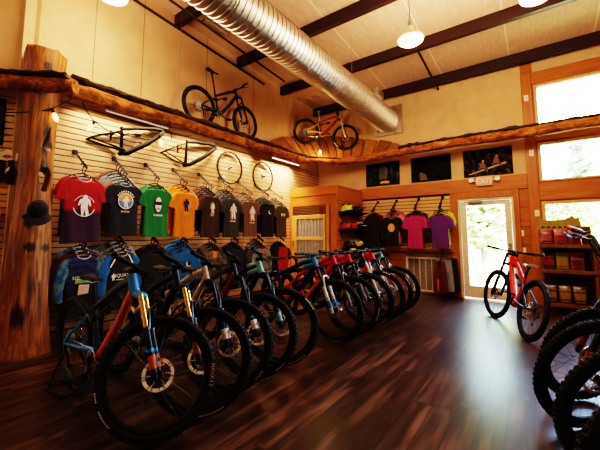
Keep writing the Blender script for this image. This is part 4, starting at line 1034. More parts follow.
# ============================================================ GARMENTS
def fold(y, z, ph, amp): return amp * (math.sin(24 * y + ph + 3 * z) + .6 * math.sin(47 * y - ph * 2 + 5 * z)) 
def shirt_mb(L=.72, hw=.225, sleeve='short', ph=0, amp=.007, hood=False):
    """hangs from z=0 (hook); collar at -.165; front is +x"""
    b = MB(); zt = -.165
    hw = hw * .90; prof = [(zt, .076, .026), (zt - .012, .088, .028), (zt - .026, .122, .030), (zt - .045, .158, .031), (zt - .072, .186, .032), (zt - .115, hw * .985, .032), (zt - .17, hw, .032), (zt - .28, hw * .98, .031), (zt - .42, hw * .97, .030), (zt - .56, hw * .99, .029), (zt - L * .9, hw * 1.01, .028), (zt - L, hw * 1.03, .027)]
    N = 40; rings = []
    for z, w, d in prof:
        t_ = max(0, min(1, (zt - z - .08) / .5)); ring = []
        for k in range(N):
            q = 2 * PI * k / N; c, s_ = math.cos(q), math.sin(q)
            y = w * math.copysign(abs(s_) ** .85, s_); x = d * math.copysign(abs(c) ** .55, c)
            x += fold(y, z, ph, amp) * t_ * (1 if c > 0 else -.6) + .006 * t_ * math.sin(ph * 3 + z * 4)
            zz = z - (.045 * max(0, c) ** 1.5 if z > zt - .02 else 0) + (.008 * math.sin(5 * y + ph) if z < zt - L + .01 else 0)
            ring.append((x, y, zz))
        rings.append(ring)
    b.loft(rings, False)
    if sleeve != 'none':
        for s_ in (-1, 1):
            path = [(.130, -.222, .050, .026), (.170, -.262, .076, .029), (.206, -.330, .082, .029), (.230, -.405, .080, .028), (.236, -.44, .076, .027)]
            if sleeve == 'long': path = path[:3] + [(.240, -.42, .070, .029), (.255, -.56, .058, .028), (.250, -.69, .048, .026)]
            rr = []
            for i, (y, z, w, d) in enumerate(path):
                j0, j1 = max(0, i - 1), min(len(path) - 1, i + 1); dy, dz = path[j1][0] - path[j0][0], path[j1][1] - path[j0][1]; l = math.hypot(dy, dz); py, pz = -dz / l, dy / l
                rr.append([(d * math.cos(q) + .006 * math.sin(ph + 9 * z + 3 * q), s_ * (y + py * w * math.sin(q)), z + pz * w * math.sin(q)) for q in (2 * PI * k / 16 for k in range(16))])
            b.loft(rr, False, 1)
    if hood:
        b.sphere((-.012, 0, zt - .03), (.030, .11, .075), 16, 8)
    return b
HANG = None
def hanger_mesh():
    b = MB()
    pts = [(0, .02 * math.cos(q), -.026 + .024 * math.sin(q)) for q in (PI * 1.15 - k * PI * 1.25 / 10 for k in range(11))]
    b.tube(pts + [(0, .0, -.075), (0, 0, -.13)], .0058, 6)
    b.tube([(0, -.175, -.205), (0, -.09, -.165), (0, 0, -.135), (0, .09, -.165), (0, .175, -.205)], [.006, .008, .009, .008, .006], 6)
    b.tube([(0, -.175, -.205), (0, .175, -.205)], .004, 6)
    return b.mesh('hanger', M['black'])
HANG = hanger_mesh()
FIG = [(-.12, -.5), (-.02, -.5), (.02, -.2), (.10, -.5), (.24, -.48), (.16, -.1), (.18, .12), (.26, -.05), (.32, -.02), (.26, .28), (.14, .34), (.12, .46), (.02, .5), (-.06, .42), (-.08, .32), (-.2, .26), (-.3, 0), (-.24, -.04), (-.14, .12), (-.16, -.1)]
pr_w = plain('print_white', (.78, .76, .72), .8); pr_g = plain('print_grey', (.36, .38, .40), .8); pr_o = plain('print_orange', (.72, .34, .05), .8); pr_b = plain('print_blue', (.10, .20, .42), .8); pr_r = plain('print_red', (.58, .10, .08), .8); pr_k = plain('print_black', (.015, .015, .015), .8); pr_gn = plain('print_green', (.22, .36, .08), .8); pr_p = plain('print_pale_rose', (.62, .42, .34), .8); pr_t = plain('print_tan', (.60, .42, .22), .8)
PRM = [pr_w, pr_g, pr_o, pr_b, pr_r, pr_k, pr_gn, pr_p, pr_t]
def dec(b, pts, z0, x, mi, s=1.0, y0=0):
    vs = [(x, y0 + p[0] * s, z0 + p[1] * s) for p in pts]; b.add(vs, [tuple(range(len(vs)))], mi)
def ell(ry, rz, n=20, a0=0, a1=2 * PI): return [(ry * math.cos(a0 + (a1 - a0) * k / n), rz * math.sin(a0 + (a1 - a0) * k / n)) for k in range(n + (0 if abs(a1 - a0 - 2 * PI) < 1e-6 else 1))]
def ringp(b, r0, r1, z0, x, mi, a0=0, a1=2 * PI, n=24):
    vs = []
    for k in range(n + 1):
        a = a0 + (a1 - a0) * k / n
        for r in (r0, r1): vs.append((x, r * math.cos(a), z0 + r * math.sin(a)))
    b.add(vs, [(2 * k, 2 * k + 1, 2 * k + 3, 2 * k + 2) for k in range(n)], mi)
def bars(b, z, y0, y1, h, x, mi, n=6):
    w = (y1 - y0) / n
    for i in range(n): b.add([(x, y0 + i * w, z), (x, y0 + (i + .78) * w, z), (x, y0 + (i + .78) * w, z + h), (x, y0 + i * w, z + h)], [(0, 1, 2, 3)], mi)
def print_on(root, kind, x=.048):
    b = MB(); zc0 = -.40; e = .0008
    if kind == 'bigfoot':
        zc0 = -.50; ringp(b, .118, .128, zc0, x, 0, -2.9, -.25); ringp(b, .118, .125, zc0, x, 0, .4, 2.7); dec(b, FIG, zc0 + .01, x + e, 0, .25)
    elif kind == 'badge':
        dec(b, ell(.098, .098, 24, 0, PI), zc0, x, 2); dec(b, ell(.098, .098, 24, PI, 2 * PI), zc0, x, 3); ringp(b, .096, .106, zc0, x + e, 0); dec(b, FIG, zc0 - .01, x + 2 * e, 0, .15)
        for k in range(9): a = .5 + (PI - 1.0) * k / 8; dec(b, [(-.008, 0), (.008, 0), (.008, .022), (-.008, .022)], zc0 + .115 * math.sin(a), x + e, 0, 1, .120 * math.cos(a))
        bars(b, zc0 - .15, -.06, .06, .022, x, 7, 6)
    elif kind == 'face':
        dec(b, ell(.052, .105), zc0 - .01, x, 0); dec(b, [(-.06, .0), (.06, .0), (.058, .05), (-.058, .05)], zc0 - .02, x + e, 5); dec(b, [(-.035, -.09), (.035, -.09), (.028, -.055), (-.028, -.055)], zc0, x + e, 1); bars(b, zc0 - .175, -.075, .075, .022, x, 0, 8)
    elif kind == 'rider':
        dec(b, ell(.055, .065), zc0 + .02, x, 1, 1, .02); dec(b, FIG, zc0 + .02, x + e, 5, .20, -.01); bars(b, zc0 - .14, -.06, .05, .05, x, 8 if False else 2, 2)
    elif kind == 'ape':
        dec(b, ell(.05, .06), zc0 + .04, x, 1); dec(b, FIG, zc0 + .0, x + e, 0, .16); bars(b, zc0 - .13, -.04, .04, .05, x, 1, 3)
    elif kind == 'flag':
        dec(b, FIG, zc0 - .02, x + e, 0, .28); dec(b, [(-.07, -.15), (0, -.15), (0, .05), (-.06, .06)], zc0 - .02, x, 4); dec(b, ell(.05, .08), zc0 - .02, x, 3, 1, .04); bars(b, zc0 - .21, -.07, .07, .022, x, 0, 7)
    elif kind == 'mark':
        dec(b, ell(.045, .045), zc0 + .03, x, 0, 1, .02); dec(b, ell(.035, .038), zc0 + .045, x + e, 5, 1, .035)
    elif kind == 'script':
        bars(b, zc0 + .03, -.06, .07, .016, x, 0, 8); bars(b, zc0 + .0, -.04, .06, .014, x, 0, 6)
    elif kind == 'paws':
        for dx in (-.045, .045): dec(b, [(-.03, -.02), (.0, -.04), (.035, .0), (.03, .035), (.005, .02), (-.025, .03)], zc0 + .02, x, 0, 1, dx)
    elif kind == 'round':
        zc0 = -.42; dec(b, ell(.085, .095), zc0, x, 8); dec(b, ell(.07, .078), zc0, x + e, 2); dec(b, FIG, zc0 - .01, x + 2 * e, 7, .13)
    elif kind == 'jersey':
        zc0 = -.36
        bars(b, zc0 - .125, -.07, .07, .03, x, 6, 3); dec(b, [(-.06, -.09), (.06, -.08), (.07, .02), (-.05, .03)], zc0 - .17, x, 7); dec(b, [(-.10, .0), (.11, .02), (.10, .05), (-.09, .06)], zc0 - .13, x - e, 6)
        text_mesh('SQUATCH', .055, pr_w, 'lettering', root, basis((0, 1, 0), (0, 0, 1), (1, 0, 0), (x + e, .0, zc0 - .065)))
    elif kind == 'team':
        zc0 = -.36
        for q in (-1, 1): dec(b, [(q * .070, -.192), (q * .086, -.186), (q * .172, -.335), (q * .158, -.345)], 0, .040, 0)
        dec(b, FIG, zc0 - .10, x, 0, .085, -.125)
        text_mesh('SQUATCH', .062, pr_w, 'lettering', root, basis((0, 1, 0), (0, 0, 1), (1, 0, 0), (x + e, .035, zc0 - .09)))
        bars(b, zc0 - .145, -.08, .12, .012, x, 0, 12)
    if b.v: b.build('chest_print', PRM, root, False)
ARM = None
def arm_parts(x0, z0, y, root_dir, label, group):
    pass
_hook = {}
def hook(label, loc, rz, group, length=.40, drop=.257):
    root = thing('display_hook', label, 'hook', loc, rz, group)
    if 'p' not in _hook:
        _hook['p'] = MB().chbox((0, -.030, -.03), (.008, .030, .03), .003).mesh('mounting_plate', M['black'])
        b = MB().tube([(.006, 0, 0), (length, 0, -drop)], .0155, 4)
        for k in range(5): t_ = .22 + .17 * k; b.tube([(length * t_, 0, -drop * t_), (length * t_ + .005, 0, -drop * t_ + .030)], .006, 6)
        _hook['a'] = b.mesh('arm', M['black'])
    link('mounting_plate', _hook['p'], root); link('arm', _hook['a'], root); return root
POS = ['at the front of', 'second from the front of', 'third from the front of', 'fourth from the front of', 'fifth from the front of']
def stack(desc, noun, cat, key, n, loc, rz, mats, L=.72, hw=.225, sleeve='short', prnt=None, collar=None, backmats=None, hood=False, where='', seed=0, scale=1, tagm=None):
    """n garments on one sloping arm; loc = wall point of the arm"""
    d = Vector((math.cos(rz), math.sin(rz), 0)); grp = 'garments on the ' + key + ' arm'
    hook('black sloping display arm carrying the ' + key, loc, rz, 'display arms')
    front_d, dz = .355, -.228
    for k in range(n):
        dd = front_d - .068 * k; p = Vector(loc) + d * dd + Vector((0, 0, dz * dd / front_d + .012))
        col = desc if k == 0 else (backmats[1] if backmats else desc)
        root = thing(noun, '%s %s, %s the %s' % (col, cat, POS[k], key), cat, p, rz, grp)
        root.rotation_euler.z = rz + random.uniform(-.045, .045); root.scale = (1, scale * .92, scale)
        m = mats if k == 0 or not backmats else backmats[0][(k - 1) % len(backmats[0])]
        mb = shirt_mb(L * (1 if k == 0 else random.uniform(.95, 1.0)), hw * (1 if k == 0 else 1.02), sleeve, seed + k * 1.9, .007, hood)
        me = mb.mesh(noun + '_cloth', m, True, 180); me.name = noun
        bd = link('cloth_body', me, root)
        ck = collar or m[0]
        ring = []
        for q in range(20):
            a = 2 * PI * q / 20; c, s_ = math.cos(a), math.sin(a); ring.append((.027 * math.copysign(abs(c) ** .55, c), .079 * math.copysign(abs(s_) ** .85, s_), -.164 - .045 * max(0, c) ** 1.5))
        MB().tube(ring, .0085, 6, 0, True, 1, None, True).build('collar', ck, root)
        if k == 0 and prnt: print_on(root, prnt)
        if k == 0 and tagm:
            part_ = MB().chbox((.044, -.06, -.30), (.048, .02, -.19), .002).build('price_tag', tagm, root, False)
        h = link('hanger', HANG, None, p); h.rotation_euler.z = root.rotation_euler.z
        tag(h, 'black plastic hanger holding the %s %s the %s' % (cat, POS[k].replace(' of', ' on').replace('at the front on', 'frontmost on') if False else POS[k], key), 'hanger', 'hangers on the ' + key + ' arm')
F = fabric
red_dip = F('cloth_red_dip', (.40, .006, .012), (.035, .008, .030), -.45); redS = F('cloth_red_sleeve', (.36, .006, .010), (.05, .010, .035), -.36)
navy = F('cloth_navy', (.012, .014, .022)); navyS = F('cloth_navy_sleeve', (.014, .016, .024)); ltb = F('cloth_pale_blue', (.19, .27, .30)); ltb2 = F('cloth_pale_blue_stripe', (.24, .30, .33), None, None, ((.10, .14, .16), 3, (1, 1, 7))); pink = F('cloth_salmon', (.28, .13, .10))
green = F('cloth_green', (.012, .20, .045)); orange = F('cloth_orange', (.82, .25, .008)); brown = F('cloth_brown', (.055, .026, .018)); char = F('cloth_charcoal', (.045, .050, .052)); taup = F('cloth_taupe', (.17, .105, .072)); blk = F('cloth_black', (.010, .010, .012)); olive = F('cloth_olive', (.085, .070, .036))
y1 = [1.598, 2.077, 2.533, 2.995, 3.49, 3.946, 4.423, 4.905, 5.347]; Z1 = 2.318; X1 = WX + .031
stack('red to dark purple dip-dyed', 'dip_dyed_jersey', 'jersey', 'red jersey stack', 2, (X1, y1[0], Z1), 0, [red_dip, redS], .775, .25, 'short', 'bigfoot', F('cloth_white_trim', (.55, .5, .48)), seed=.3)
stack('navy round-badge', 'badge_tee', 't-shirt', 'navy badge shirt stack', 5, (X1, y1[1], Z1), 0, [navy, navyS], .70, .225, 'short', 'badge', ltb, ([[ltb, pink], [ltb2, ltb2], [ltb, ltb], [ltb2, pink]], 'pale blue'), seed=1.2)
stack('green bearded-face', 'green_tee', 't-shirt', 'green shirt stack', 2, (X1, y1[2], Z1), 0, [green, green], .71, .220, 'short', 'face', None, ([[green, green]], 'plain green'), seed=2.2)
stack('orange', 'orange_tee', 't-shirt', 'orange shirt stack', 3, (X1, y1[3], Z1), 0, [orange, orange], .71, .225, 'short', 'rider', seed=3.1)
stack('dark brown', 'brown_tee', 't-shirt', 'dark brown shirt stack', 4, (X1, y1[4], Z1), 0, [brown, brown], .71, .225, 'short', 'ape', seed=4.4)
stack('charcoal', 'charcoal_tee', 't-shirt', 'charcoal shirt stack', 4, (X1, y1[5], Z1), 0, [char, char], .71, .215, 'short', 'flag', seed=5.1)
stack('taupe brown', 'taupe_tee', 't-shirt', 'taupe shirt stack', 4, (X1, y1[6], Z1 - .01), 0, [taup, taup], .70, .215, 'short', 'flag', seed=6.6)
stack('black', 'black_tee', 't-shirt', 'black shirt stack', 3, (X1, y1[7], Z1 - .01), 0, [blk, blk], .71, .215, 'short', 'mark', seed=7.3)
stack('olive', 'olive_tee', 't-shirt', 'olive shirt stack', 4, (X1, y1[8], Z1 - .03), 0, [olive, olive], .70, .215, 'short', 'paws', seed=8.2)
y2 = [1.644, 2.084, 2.556, 3.043, 3.583, 4.087, 4.753, 5.40]; Z2 = 1.40
aqua = F('cloth_aqua_print', (.010, .085, .20), None, None, ((.09, .15, .18), 14, (1, 1.5, 1))); nvp = F('cloth_violet_print', (.020, .026, .12), (.012, .012, .016), -.42, ((.008, .010, .025), 6, (1, 1, 3))); blue = F('cloth_blue', (.010, .13, .36)); mar = F('cloth_maroon', (.12, .012, .015)); stripe = F('cloth_grey_stripe', (.25, .28, .30), None, None, ((.05, .06, .07), 4, (1, 1, 9)))
camo = F('cloth_camo', (.20, .15, .11), None, None, ((.045, .036, .028), 9, (1, 1, 1.4))); plaid = F('cloth_grey_plaid', (.30, .33, .38), None, None, ((.16, .18, .22), 10, (1, 3, 1))); redf = F('cloth_scarlet', (.48, .015, .03)); wht = F('cloth_white_trim', (.55, .5, .48)); dnv = F('cloth_deep_navy', (.012, .016, .04))
tago = plain('orange_tag', (.80, .20, .02), .5)
stack('violet and aqua printed', 'printed_jersey', 'jersey', 'aqua jersey stack', 3, (X1, y2[0], Z2), 0, [nvp, aqua], .72, .22, 'long', 'jersey', wht, ([[mar, mar], [aqua, aqua]], 'maroon or aqua'), seed=.9)
stack('black team', 'team_jersey', 'jersey', 'team jersey stack', 4, (X1, y2[1], Z2 + .01), 0, [blk, blue], .72, .22, 'long', 'team', wht, ([[stripe, stripe], [ltb2, stripe], [stripe, ltb2]], 'grey striped riding'), seed=1.8)
stack('black polo', 'polo_shirt', 'shirt', 'black polo stack', 3, (X1, y2[2], Z2), 0, [blk, blk], .70, .22, 'short', 'script', seed=2.7)
stack('bright blue hooded', 'blue_hoodie', 'sweatshirt', 'blue hoodie stack', 4, (X1, y2[3], Z2), 0, [blue, blue], .72, .235, 'long', 'mark', None, None, True, seed=3.6)
stack('brown camouflage', 'camo_shirt', 'shirt', 'camouflage shirt stack', 3, (X1, y2[4], Z2), 0, [camo, camo], .70, .225, 'long', None, None, None, seed=4.7, tagm=tago)
stack('black and navy riding', 'riding_shirt', 'shirt', 'navy riding shirt stack', 3, (X1, y2[5], Z2), 0, [dnv, blk], .70, .225, 'long', 'mark', None, ([[blk, blk]], 'black riding'), seed=5.8)
stack('grey plaid', 'plaid_shirt', 'shirt', 'grey plaid shirt stack', 4, (X1, y2[6], Z2), 0, [plaid, plaid], .74, .235, 'long', None, None, ([[stripe, stripe]], 'grey striped'), seed=6.1, tagm=tago)
stack('scarlet and black', 'scarlet_shirt', 'shirt', 'scarlet shirt stack', 3, (X1, y2[7], Z2), 0, [redf, blk], .70, .22, 'short', None, None, ([[dnv, dnv], [blk, blk]], 'navy or black'), seed=7.7)
hz = Z2 - .005
# back wall
magenta = F('cloth_magenta', (.44, .03, .19)); purple = F('cloth_purple', (.13, .028, .23)); yel = F('cloth_lemon', (.60, .55, .04)); pnk = F('cloth_pale_pink', (.50, .24, .28)); hotp = F('cloth_hot_pink', (.55, .03, .14)); dk = F('cloth_black_brown', (.012, .009, .009)); lime = F('cloth_lime', (.40, .50, .14))
YB = WY - .031
stack('black riding jacket,', 'riding_jacket', 'jacket', 'black jacket stack', 3, (-3.05, YB, 2.045), -PI / 2, [dk, dk], .80, .20, 'long', None, None, ([[blk, blk], [mar, mar]], 'black or maroon'), seed=.6, scale=.97)
stack('black gold-emblem', 'emblem_tee', 't-shirt', 'black emblem shirt stack', 4, (-2.59, YB, 2.05), -PI / 2, [blk, blk], .66, .185, 'short', 'round', pnk, ([[pnk, pnk], [hotp, pnk], [pnk, hotp]], 'pink'), seed=1.1, scale=.98)
stack('magenta', 'magenta_tee', 't-shirt', 'magenta shirt stack', 3, (-2.09, YB, 2.06), -PI / 2, [magenta, magenta], .70, .185, 'short', None, None, ([[mar, mar], [blk, blk]], 'dark'), seed=2.9)
stack('purple', 'purple_tee', 't-shirt', 'purple shirt stack', 3, (-1.59, YB, 2.06), -PI / 2, [purple, purple], .68, .195, 'short', None, None, ([[yel, yel], [lime, yel]], 'lemon yellow'), seed=3.3)
# shorts hanging low beside the door
hook('black display arm carrying the riding shorts beside the door', (-1.63, YB, .93), -PI / 2, 'display arms')
for k, (nm, m, lb) in enumerate((('riding_shorts', F('cloth_wine', (.13, .015, .022)), 'wine red riding shorts at the front of the low rack by the door'), ('riding_shorts', F('cloth_grey_pale', (.30, .32, .32)), 'black and grey riding shorts behind the wine red pair'), ('riding_shorts', blk, 'black riding shorts against the wall behind the grey pair'))):
    x = -1.64 + .10 * k; y = YB - .26 + .075 * k
    root = thing(nm, lb, 'shorts', (x, y, .74 + .02 * k), -PI / 2, 'shorts on the low rack'); root.scale = (.8, .62, .95)
    b = MB(); N = 28
    rings = []
    for z, w, d in ((0, .155, .045), (-.05, .165, .055), (-.18, .185, .065), (-.27, .195, .066)):
        rings.append([(d * math.copysign(abs(math.cos(q)) ** .6, math.cos(q)) + fold(w * math.sin(q), z, k * 2.1, .006), w * math.sin(q), z) for q in (2 * PI * j / N for j in range(N))])
    b.loft(rings, False)
    for s_ in (-1, 1):
        rings = []
        for z, c, w, d in ((-.24, .095, .10, .064), (-.36, .105, .105, .060), (-.52, .115, .108, .055), (-.66, .118, .106, .050)):
            rings.append([(d * math.copysign(abs(math.cos(q)) ** .6, math.cos(q)) + fold(w * math.sin(q), z, k + s_, .007), s_ * c + w * math.sin(q), z) for q in (2 * PI * j / N for j in range(N))])
        b.loft(rings, False)
    b.build('shorts_cloth', m, root, True, 180)
    MB().tube([(.056 * math.copysign(abs(math.cos(q)) ** .6, math.cos(q)), .158 * math.sin(q), -.01) for q in (2 * PI * j / 24 for j in range(24))], .012, 6, 0, True, 1, None, True).build('waistband', [F('cloth_band', (.16, .15, .15)), F('cloth_band2', (.30, .30, .30)), blk][k], root)
    if k == 0: dec_ = MB(); dec(dec_, [(-.02, -.25), (.02, -.25), (.03, .0), (-.03, .0)], -.38, .068, 4, 1, -.06); dec_.build('side_stripe', PRM, root, False)
    MB().tube([(0, .018 * math.cos(q), .16 + .02 * math.sin(q)) for q in (PI * 1.1 - j * PI * 1.2 / 8 for j in range(9))] + [(0, 0, .11), (0, 0, .06)], .004, 6).tube([(0, -.13, .0), (0, -.12, .05), (0, .12, .05), (0, .13, .0)], .005, 6).build('clip_hanger', M['steel'], root)
# ============================================================ HELMETS on the side wall of the changing room
for i, (z, y0_, y1_, lb) in enumerate(((1.775, 6.16, 7.15, 'upper black helmet shelf on the side of the changing room'), (1.385, 6.16, 7.05, 'middle black helmet shelf on the side of the changing room'), (.985, 6.30, 7.05, 'lower black helmet shelf on the side of the changing room'))):
    root = thing('helmet_shelf', lb, 'shelf', (BX, (y0_ + y1_) / 2, z))
    part(MB().chbox((BX + .002, y0_, z - .018), (BX + .26, y1_, z), .004), 'board', M['black'], root, False)
    for y in (y0_ + .08, y1_ - .08): part(MB().prism([(0, 0), (.22, 0), (0, -.10)], -.006, .006, 0, basis((1, 0, 0), (0, 0, 1), (0, -1, 0), (BX + .002, y, z - .018))), 'bracket', M['black'], root, False)
def helmet(lb, loc, rz, m1, m2, visor=True, sc=1.0):
    root = thing('bike_helmet', lb, 'helmet', loc, rz); root.scale = (sc,) * 3
    b = MB(); rings = []
    for i in range(9):
        th = PI / 2 * i / 8 * .98; z = .145 * math.sin(th); c = math.cos(th) ** .75
        rings.append([(.145 * c * math.cos(q) * (1 + .08 * (math.cos(q) < 0)), .102 * c * math.sin(q), .02 + z + .018 * math.cos(q) * (i < 3) * (1 - i / 3) - (.02 * (math.cos(q) < -.3) * (i == 0))) for q in (2 * PI * k / 24 for k in range(24))])
    b.loft(rings); b.build('shell', m1, root)
    b = MB()
    for s_ in (-2, -1, 0, 1, 2):
        for x0, x1 in ((-.11, -.03), (.0, .085)):
            pts = []
            for q in range(5):
                x = x0 + (x1 - x0) * q / 4; y = s_ * .034 * (1 - .25 * abs(x) / .11); zz = .02 + .147 * max(.0, 1 - (abs(x) / .152) ** 2.4 - (abs(y) / .108) ** 2.4) ** .5
                pts.append((x, y, zz + .003))
            b.tube(pts, [.005, .0105, .012, .0105, .005], 6, 0, True)
    b.build('vent_strip', m2, root)
    if visor: MB().add([(.115, -.085, .075), (.115, .085, .075), (.215, .06, .085), (.215, -.06, .085), (.12, -.08, .088), (.12, .08, .088), (.213, .058, .096), (.213, -.058, .096)], [(0, 3, 2, 1), (4, 5, 6, 7), (0, 1, 5, 4), (1, 2, 6, 5), (2, 3, 7, 6), (3, 0, 4, 7)]).build('visor', m2, root, False)
    MB().tube([(.05, -.092, .03), (.04, -.06, -.0), (.04, 0, -.0), (.04, .06, -.0), (.05, .092, .03)], .005, 6).build('chin_strap', M['black'], root)
    return root
lime_p = P_('lime', (.55, .60, .03)); red_p = P_('helmet red', (.60, .03, .015)); blue_p = P_('helmet blue', (.04, .20, .42)); wht_p = WHT; blk_p = K_; org_p = P_('helmet orange', (.60, .16, .04))
hs_ = [('black and lime helmet at the near end of the upper shelf', (BX + .14, 6.33, 1.777), .15, lime_p, blk_p), ('black helmet with dark red vents at the far end of the upper shelf', (BX + .14, 6.82, 1.777), -.3, blk_p, P_('helmet rust', (.28, .05, .03))),
       ('small dark red helmet at the near end of the middle shelf', (BX + .13, 6.28, 1.387), .2, DRED, blk_p), ('bright red helmet in the middle of the middle shelf', (BX + .14, 6.57, 1.387), -.1, red_p, blk_p), ('black and white helmet at the far end of the middle shelf', (BX + .15, 6.88, 1.387), -.5, blk_p, wht_p),
       ('dark helmet at the near end of the lower shelf', (BX + .13, 6.46, .987), .1, blk_p, GRY), ('yellow and blue helmet at the far end of the lower shelf', (BX + .14, 6.84, .987), -.2, YEL, blue_p)]
for lb, loc, rz, m1, m2 in hs_: helmet(lb, loc, rz, m1, m2)
# ============================================================ PRODUCT RACK by the window
rk = thing('snack_rack', 'wooden display rack of snack bags with a wavy olive header under the window', 'rack', (.36, 6.85, 0))
rw = wood('rack_oak', (.11, .042, .012), (.26, .11, .032), (8, 8, 1.5), 2, .5)
for x in (.02, .67):
    for y in (6.62, 7.02): part(MB().chbox((x, y, 0), (x + .035, y + .035, 1.36 if y > 7 else 1.10), .004), 'post', rw, rk, False)
for z in (.14, .66, 1.06):
    part(MB().chbox((.025, 6.615, z), (.70, 7.06, z + .022), .004), 'shelf', rw, rk, False)
    part(MB().chbox((.025, 6.600, z - .005), (.70, 6.617, z + .055), .004), 'lip', rw, rk, False)
part(MB().chbox((.03, 7.04, .14), (.70, 7.055, 1.40), .003), 'back_panel', wood('rack_back_dark', (.05, .022, .010), (.11, .05, .02), (8, 8, 1), 2, .6), rk, False)
hd = [(.02, 1.36), (.585, 1.36)]
top = []
for k in range(25):
    u = k / 24; x = .585 - .565 * u; top.append((x, 1.555 - .05 * math.sin(PI * min(1, (1 - u) * 1.25)) + (.03 * math.sin((u) * 40) if u < .25 else 0) - (.10 * max(0, .06 - u) / .06)))
part(MB().prism(hd + top, -.008, .008, 0, basis((1, 0, 0), (0, 0, 1), (0, -1, 0), (0, 6.93, 0))), 'header_board', plain('header_olive', (.30, .22, .045), .6), rk, False)
b = MB()
for k in range(7): x = .06 + k * .075; b.add([(x, 6.919, 1.375), (x + .05, 6.919, 1.375), (x + .045, 6.919, 1.40), (x + .01, 6.919, 1.41)], [(0, 1, 2, 3)])
part(b, 'header_marks', plain('header_ink', (.05, .035, .012), .7), rk, False)
def bag(lb, loc, w, h, m1, m2, tilt, group):
    root = thing('snack_bag', lb, 'bag', loc, random.uniform(-.06, .06), group); root.rotation_euler.x = -tilt
    rings = []
    for z, d, ww in ((0, .006, 1.0), (.012, .012, .99), (.05 * h / .25, .036, .96), (.30 * h, .042, .95), (.65 * h, .036, .95), (h - .022, .012, .98), (h - .012, .004, 1.0), (h, .003, 1.0)):
        rings.append([(w / 2 * ww * math.copysign(abs(math.cos(q)) ** .6, math.cos(q)) + .003 * math.sin(9 * z / h + q), d * math.sin(q) * (1 + .15 * math.sin(14 * q)), z) for q in (2 * PI * k / 24 for k in range(24))])
    MB().loft(rings).build('pouch', m1, root, True, 60)
    b = MB()
    for (z0, z1, s_) in ((.28, .62, .78), (.70, .80, .9), (.14, .20, .6)):
        vs = []
        for q in range(7):
            x = (-.5 + q / 6) * w * s_; e = max(.02, 1 - (abs(x) / (w / 2 * .95)) ** 3.3) ** (1 / 1.7)
            for z in (z0 * h, z1 * h): vs.append((x, -(.043 if z < .66 * h else .036 - .02 * (z / h - .65) / .3) * e - .003, z))
        b.add(vs, [(2 * q, 2 * q + 2, 2 * q + 3, 2 * q + 1) for q in range(6)])
    b.build('front_label', m2, root, True)
bm = lambda n, c: plain('bag_' + n, c, .32, .0, .2, 18, 0, Coat_Weight=.3)
cr, rose, dr_, lm, rus, och, drk = bm('crimson', (0.216, 0.012, 0.021)), bm('rose', (0.270, 0.084, 0.078)), bm('wine', (0.078, 0.011, 0.013)), bm('lime', (0.198, 0.180, 0.012)), bm('russet', (0.240, 0.054, 0.024)), bm('ochre', (0.252, 0.150, 0.018)), bm('umber', (0.060, 0.027, 0.009))
T_ = [('top', 1.083, .275, [(cr, rose, 'crimson', 'left'), (rose, cr, 'pale rose', 'middle'), (cr, dr_, 'crimson', 'right')]), ('middle', .683, .30, [(dr_, cr, 'wine red', 'left'), (lm, och, 'lime green', 'middle'), (rus, dr_, 'russet', 'right')]), ('bottom', .163, .30, [(umb, och, 'brown', p) for umb, p in ((drk, 'left'), (bm('sepia', (0.096, 0.048, 0.012)), 'middle'), (drk, 'right'))])]
for tn, z, h, cols in T_:
    for k, (m1, m2, cn, p) in enumerate(cols): bag('%s snack bag at the %s of the %s shelf of the rack' % (cn, p, tn), (.125 + .178 * k, 6.74 + (.08 if tn == 'top' else 0), z + .002), .172, h, m1, m2, .10, 'snack bags on the %s shelf' % tn)
tag(MB().chbox((.07, 6.62, 1.084), (.16, 6.68, 1.115), .008).chbox((.075, 6.615, 1.09), (.15, 6.621, 1.11), .002).build('blue_packet', bm('blue', (0.018, 0.060, 0.216))), 'small blue packet lying on the front edge of the top rack shelf', 'packet')
# ============================================================ AROUND THE TRUNK
cap = thing('trucker_cap', 'dark cap hanging on the trunk in front of its hollow', 'cap', (-4.27, 1.14, 1.52)); cap.rotation_euler = (0, math.radians(62), math.radians(-8))
rings = []
for i in range(8):
    th = PI / 2 * i / 7 * .97; rings.append([(.105 * math.cos(th) ** .7 * math.cos(q), .095 * math.cos(th) ** .7 * math.sin(q), .13 * math.sin(th)) for q in (2 * PI * k / 22 for k in range(22))])
MB().loft(rings).build('crown', F('cap_cloth', (.010, .007, .006)), cap)
vs = []; 
for q in range(13):
    a = -1.15 + 2.3 * q / 12
    for r0, zz in ((.098, .006), (.185 - .03 * abs(a), -.008 - .02 * abs(a) ** 2)): vs.append((r0 * math.cos(a), r0 * .95 * math.sin(a), zz))
MB().add(vs + [(x, y, z + .006) for x, y, z in vs], [(2 * q, 2 * q + 2, 2 * q + 3, 2 * q + 1) for q in range(12)] + [(26 + 2 * q, 26 + 2 * q + 1, 26 + 2 * q + 3, 26 + 2 * q + 2) for q in range(12)]).build('brim', F('cap_brim', (.022, .016, .013)), cap)
MB().sphere((0, 0, .132), .009, 8, 6).build('button', M['black'], cap)
XL = WX + .031
ARZ = math.atan2(AN.y, AN.x)
pk = thing('glove_package', 'pair of black gloves on a white header card left of the trunk', 'gloves', ang(.135, .042, 2.20), ARZ)
card = [(-.10, -.10), (.10, -.10), (.105, -.02), (.05, .0), (.0, .03), (-.05, .0), (-.105, -.02)]
BXm = basis((0, 1, 0), (0, 0, 1), (1, 0, 0), (0, 0, 0))
MB().prism(card, 0, .004, 0, BXm).build('header_card', M['white'], pk, False)
MB().prism(ell(.045, .022), .0045, .0055, 0, BXm @ Matrix.Translation((0, -.055, 0))).build('card_logo', plain('card_red', (.55, .03, .03), .5), pk, False)
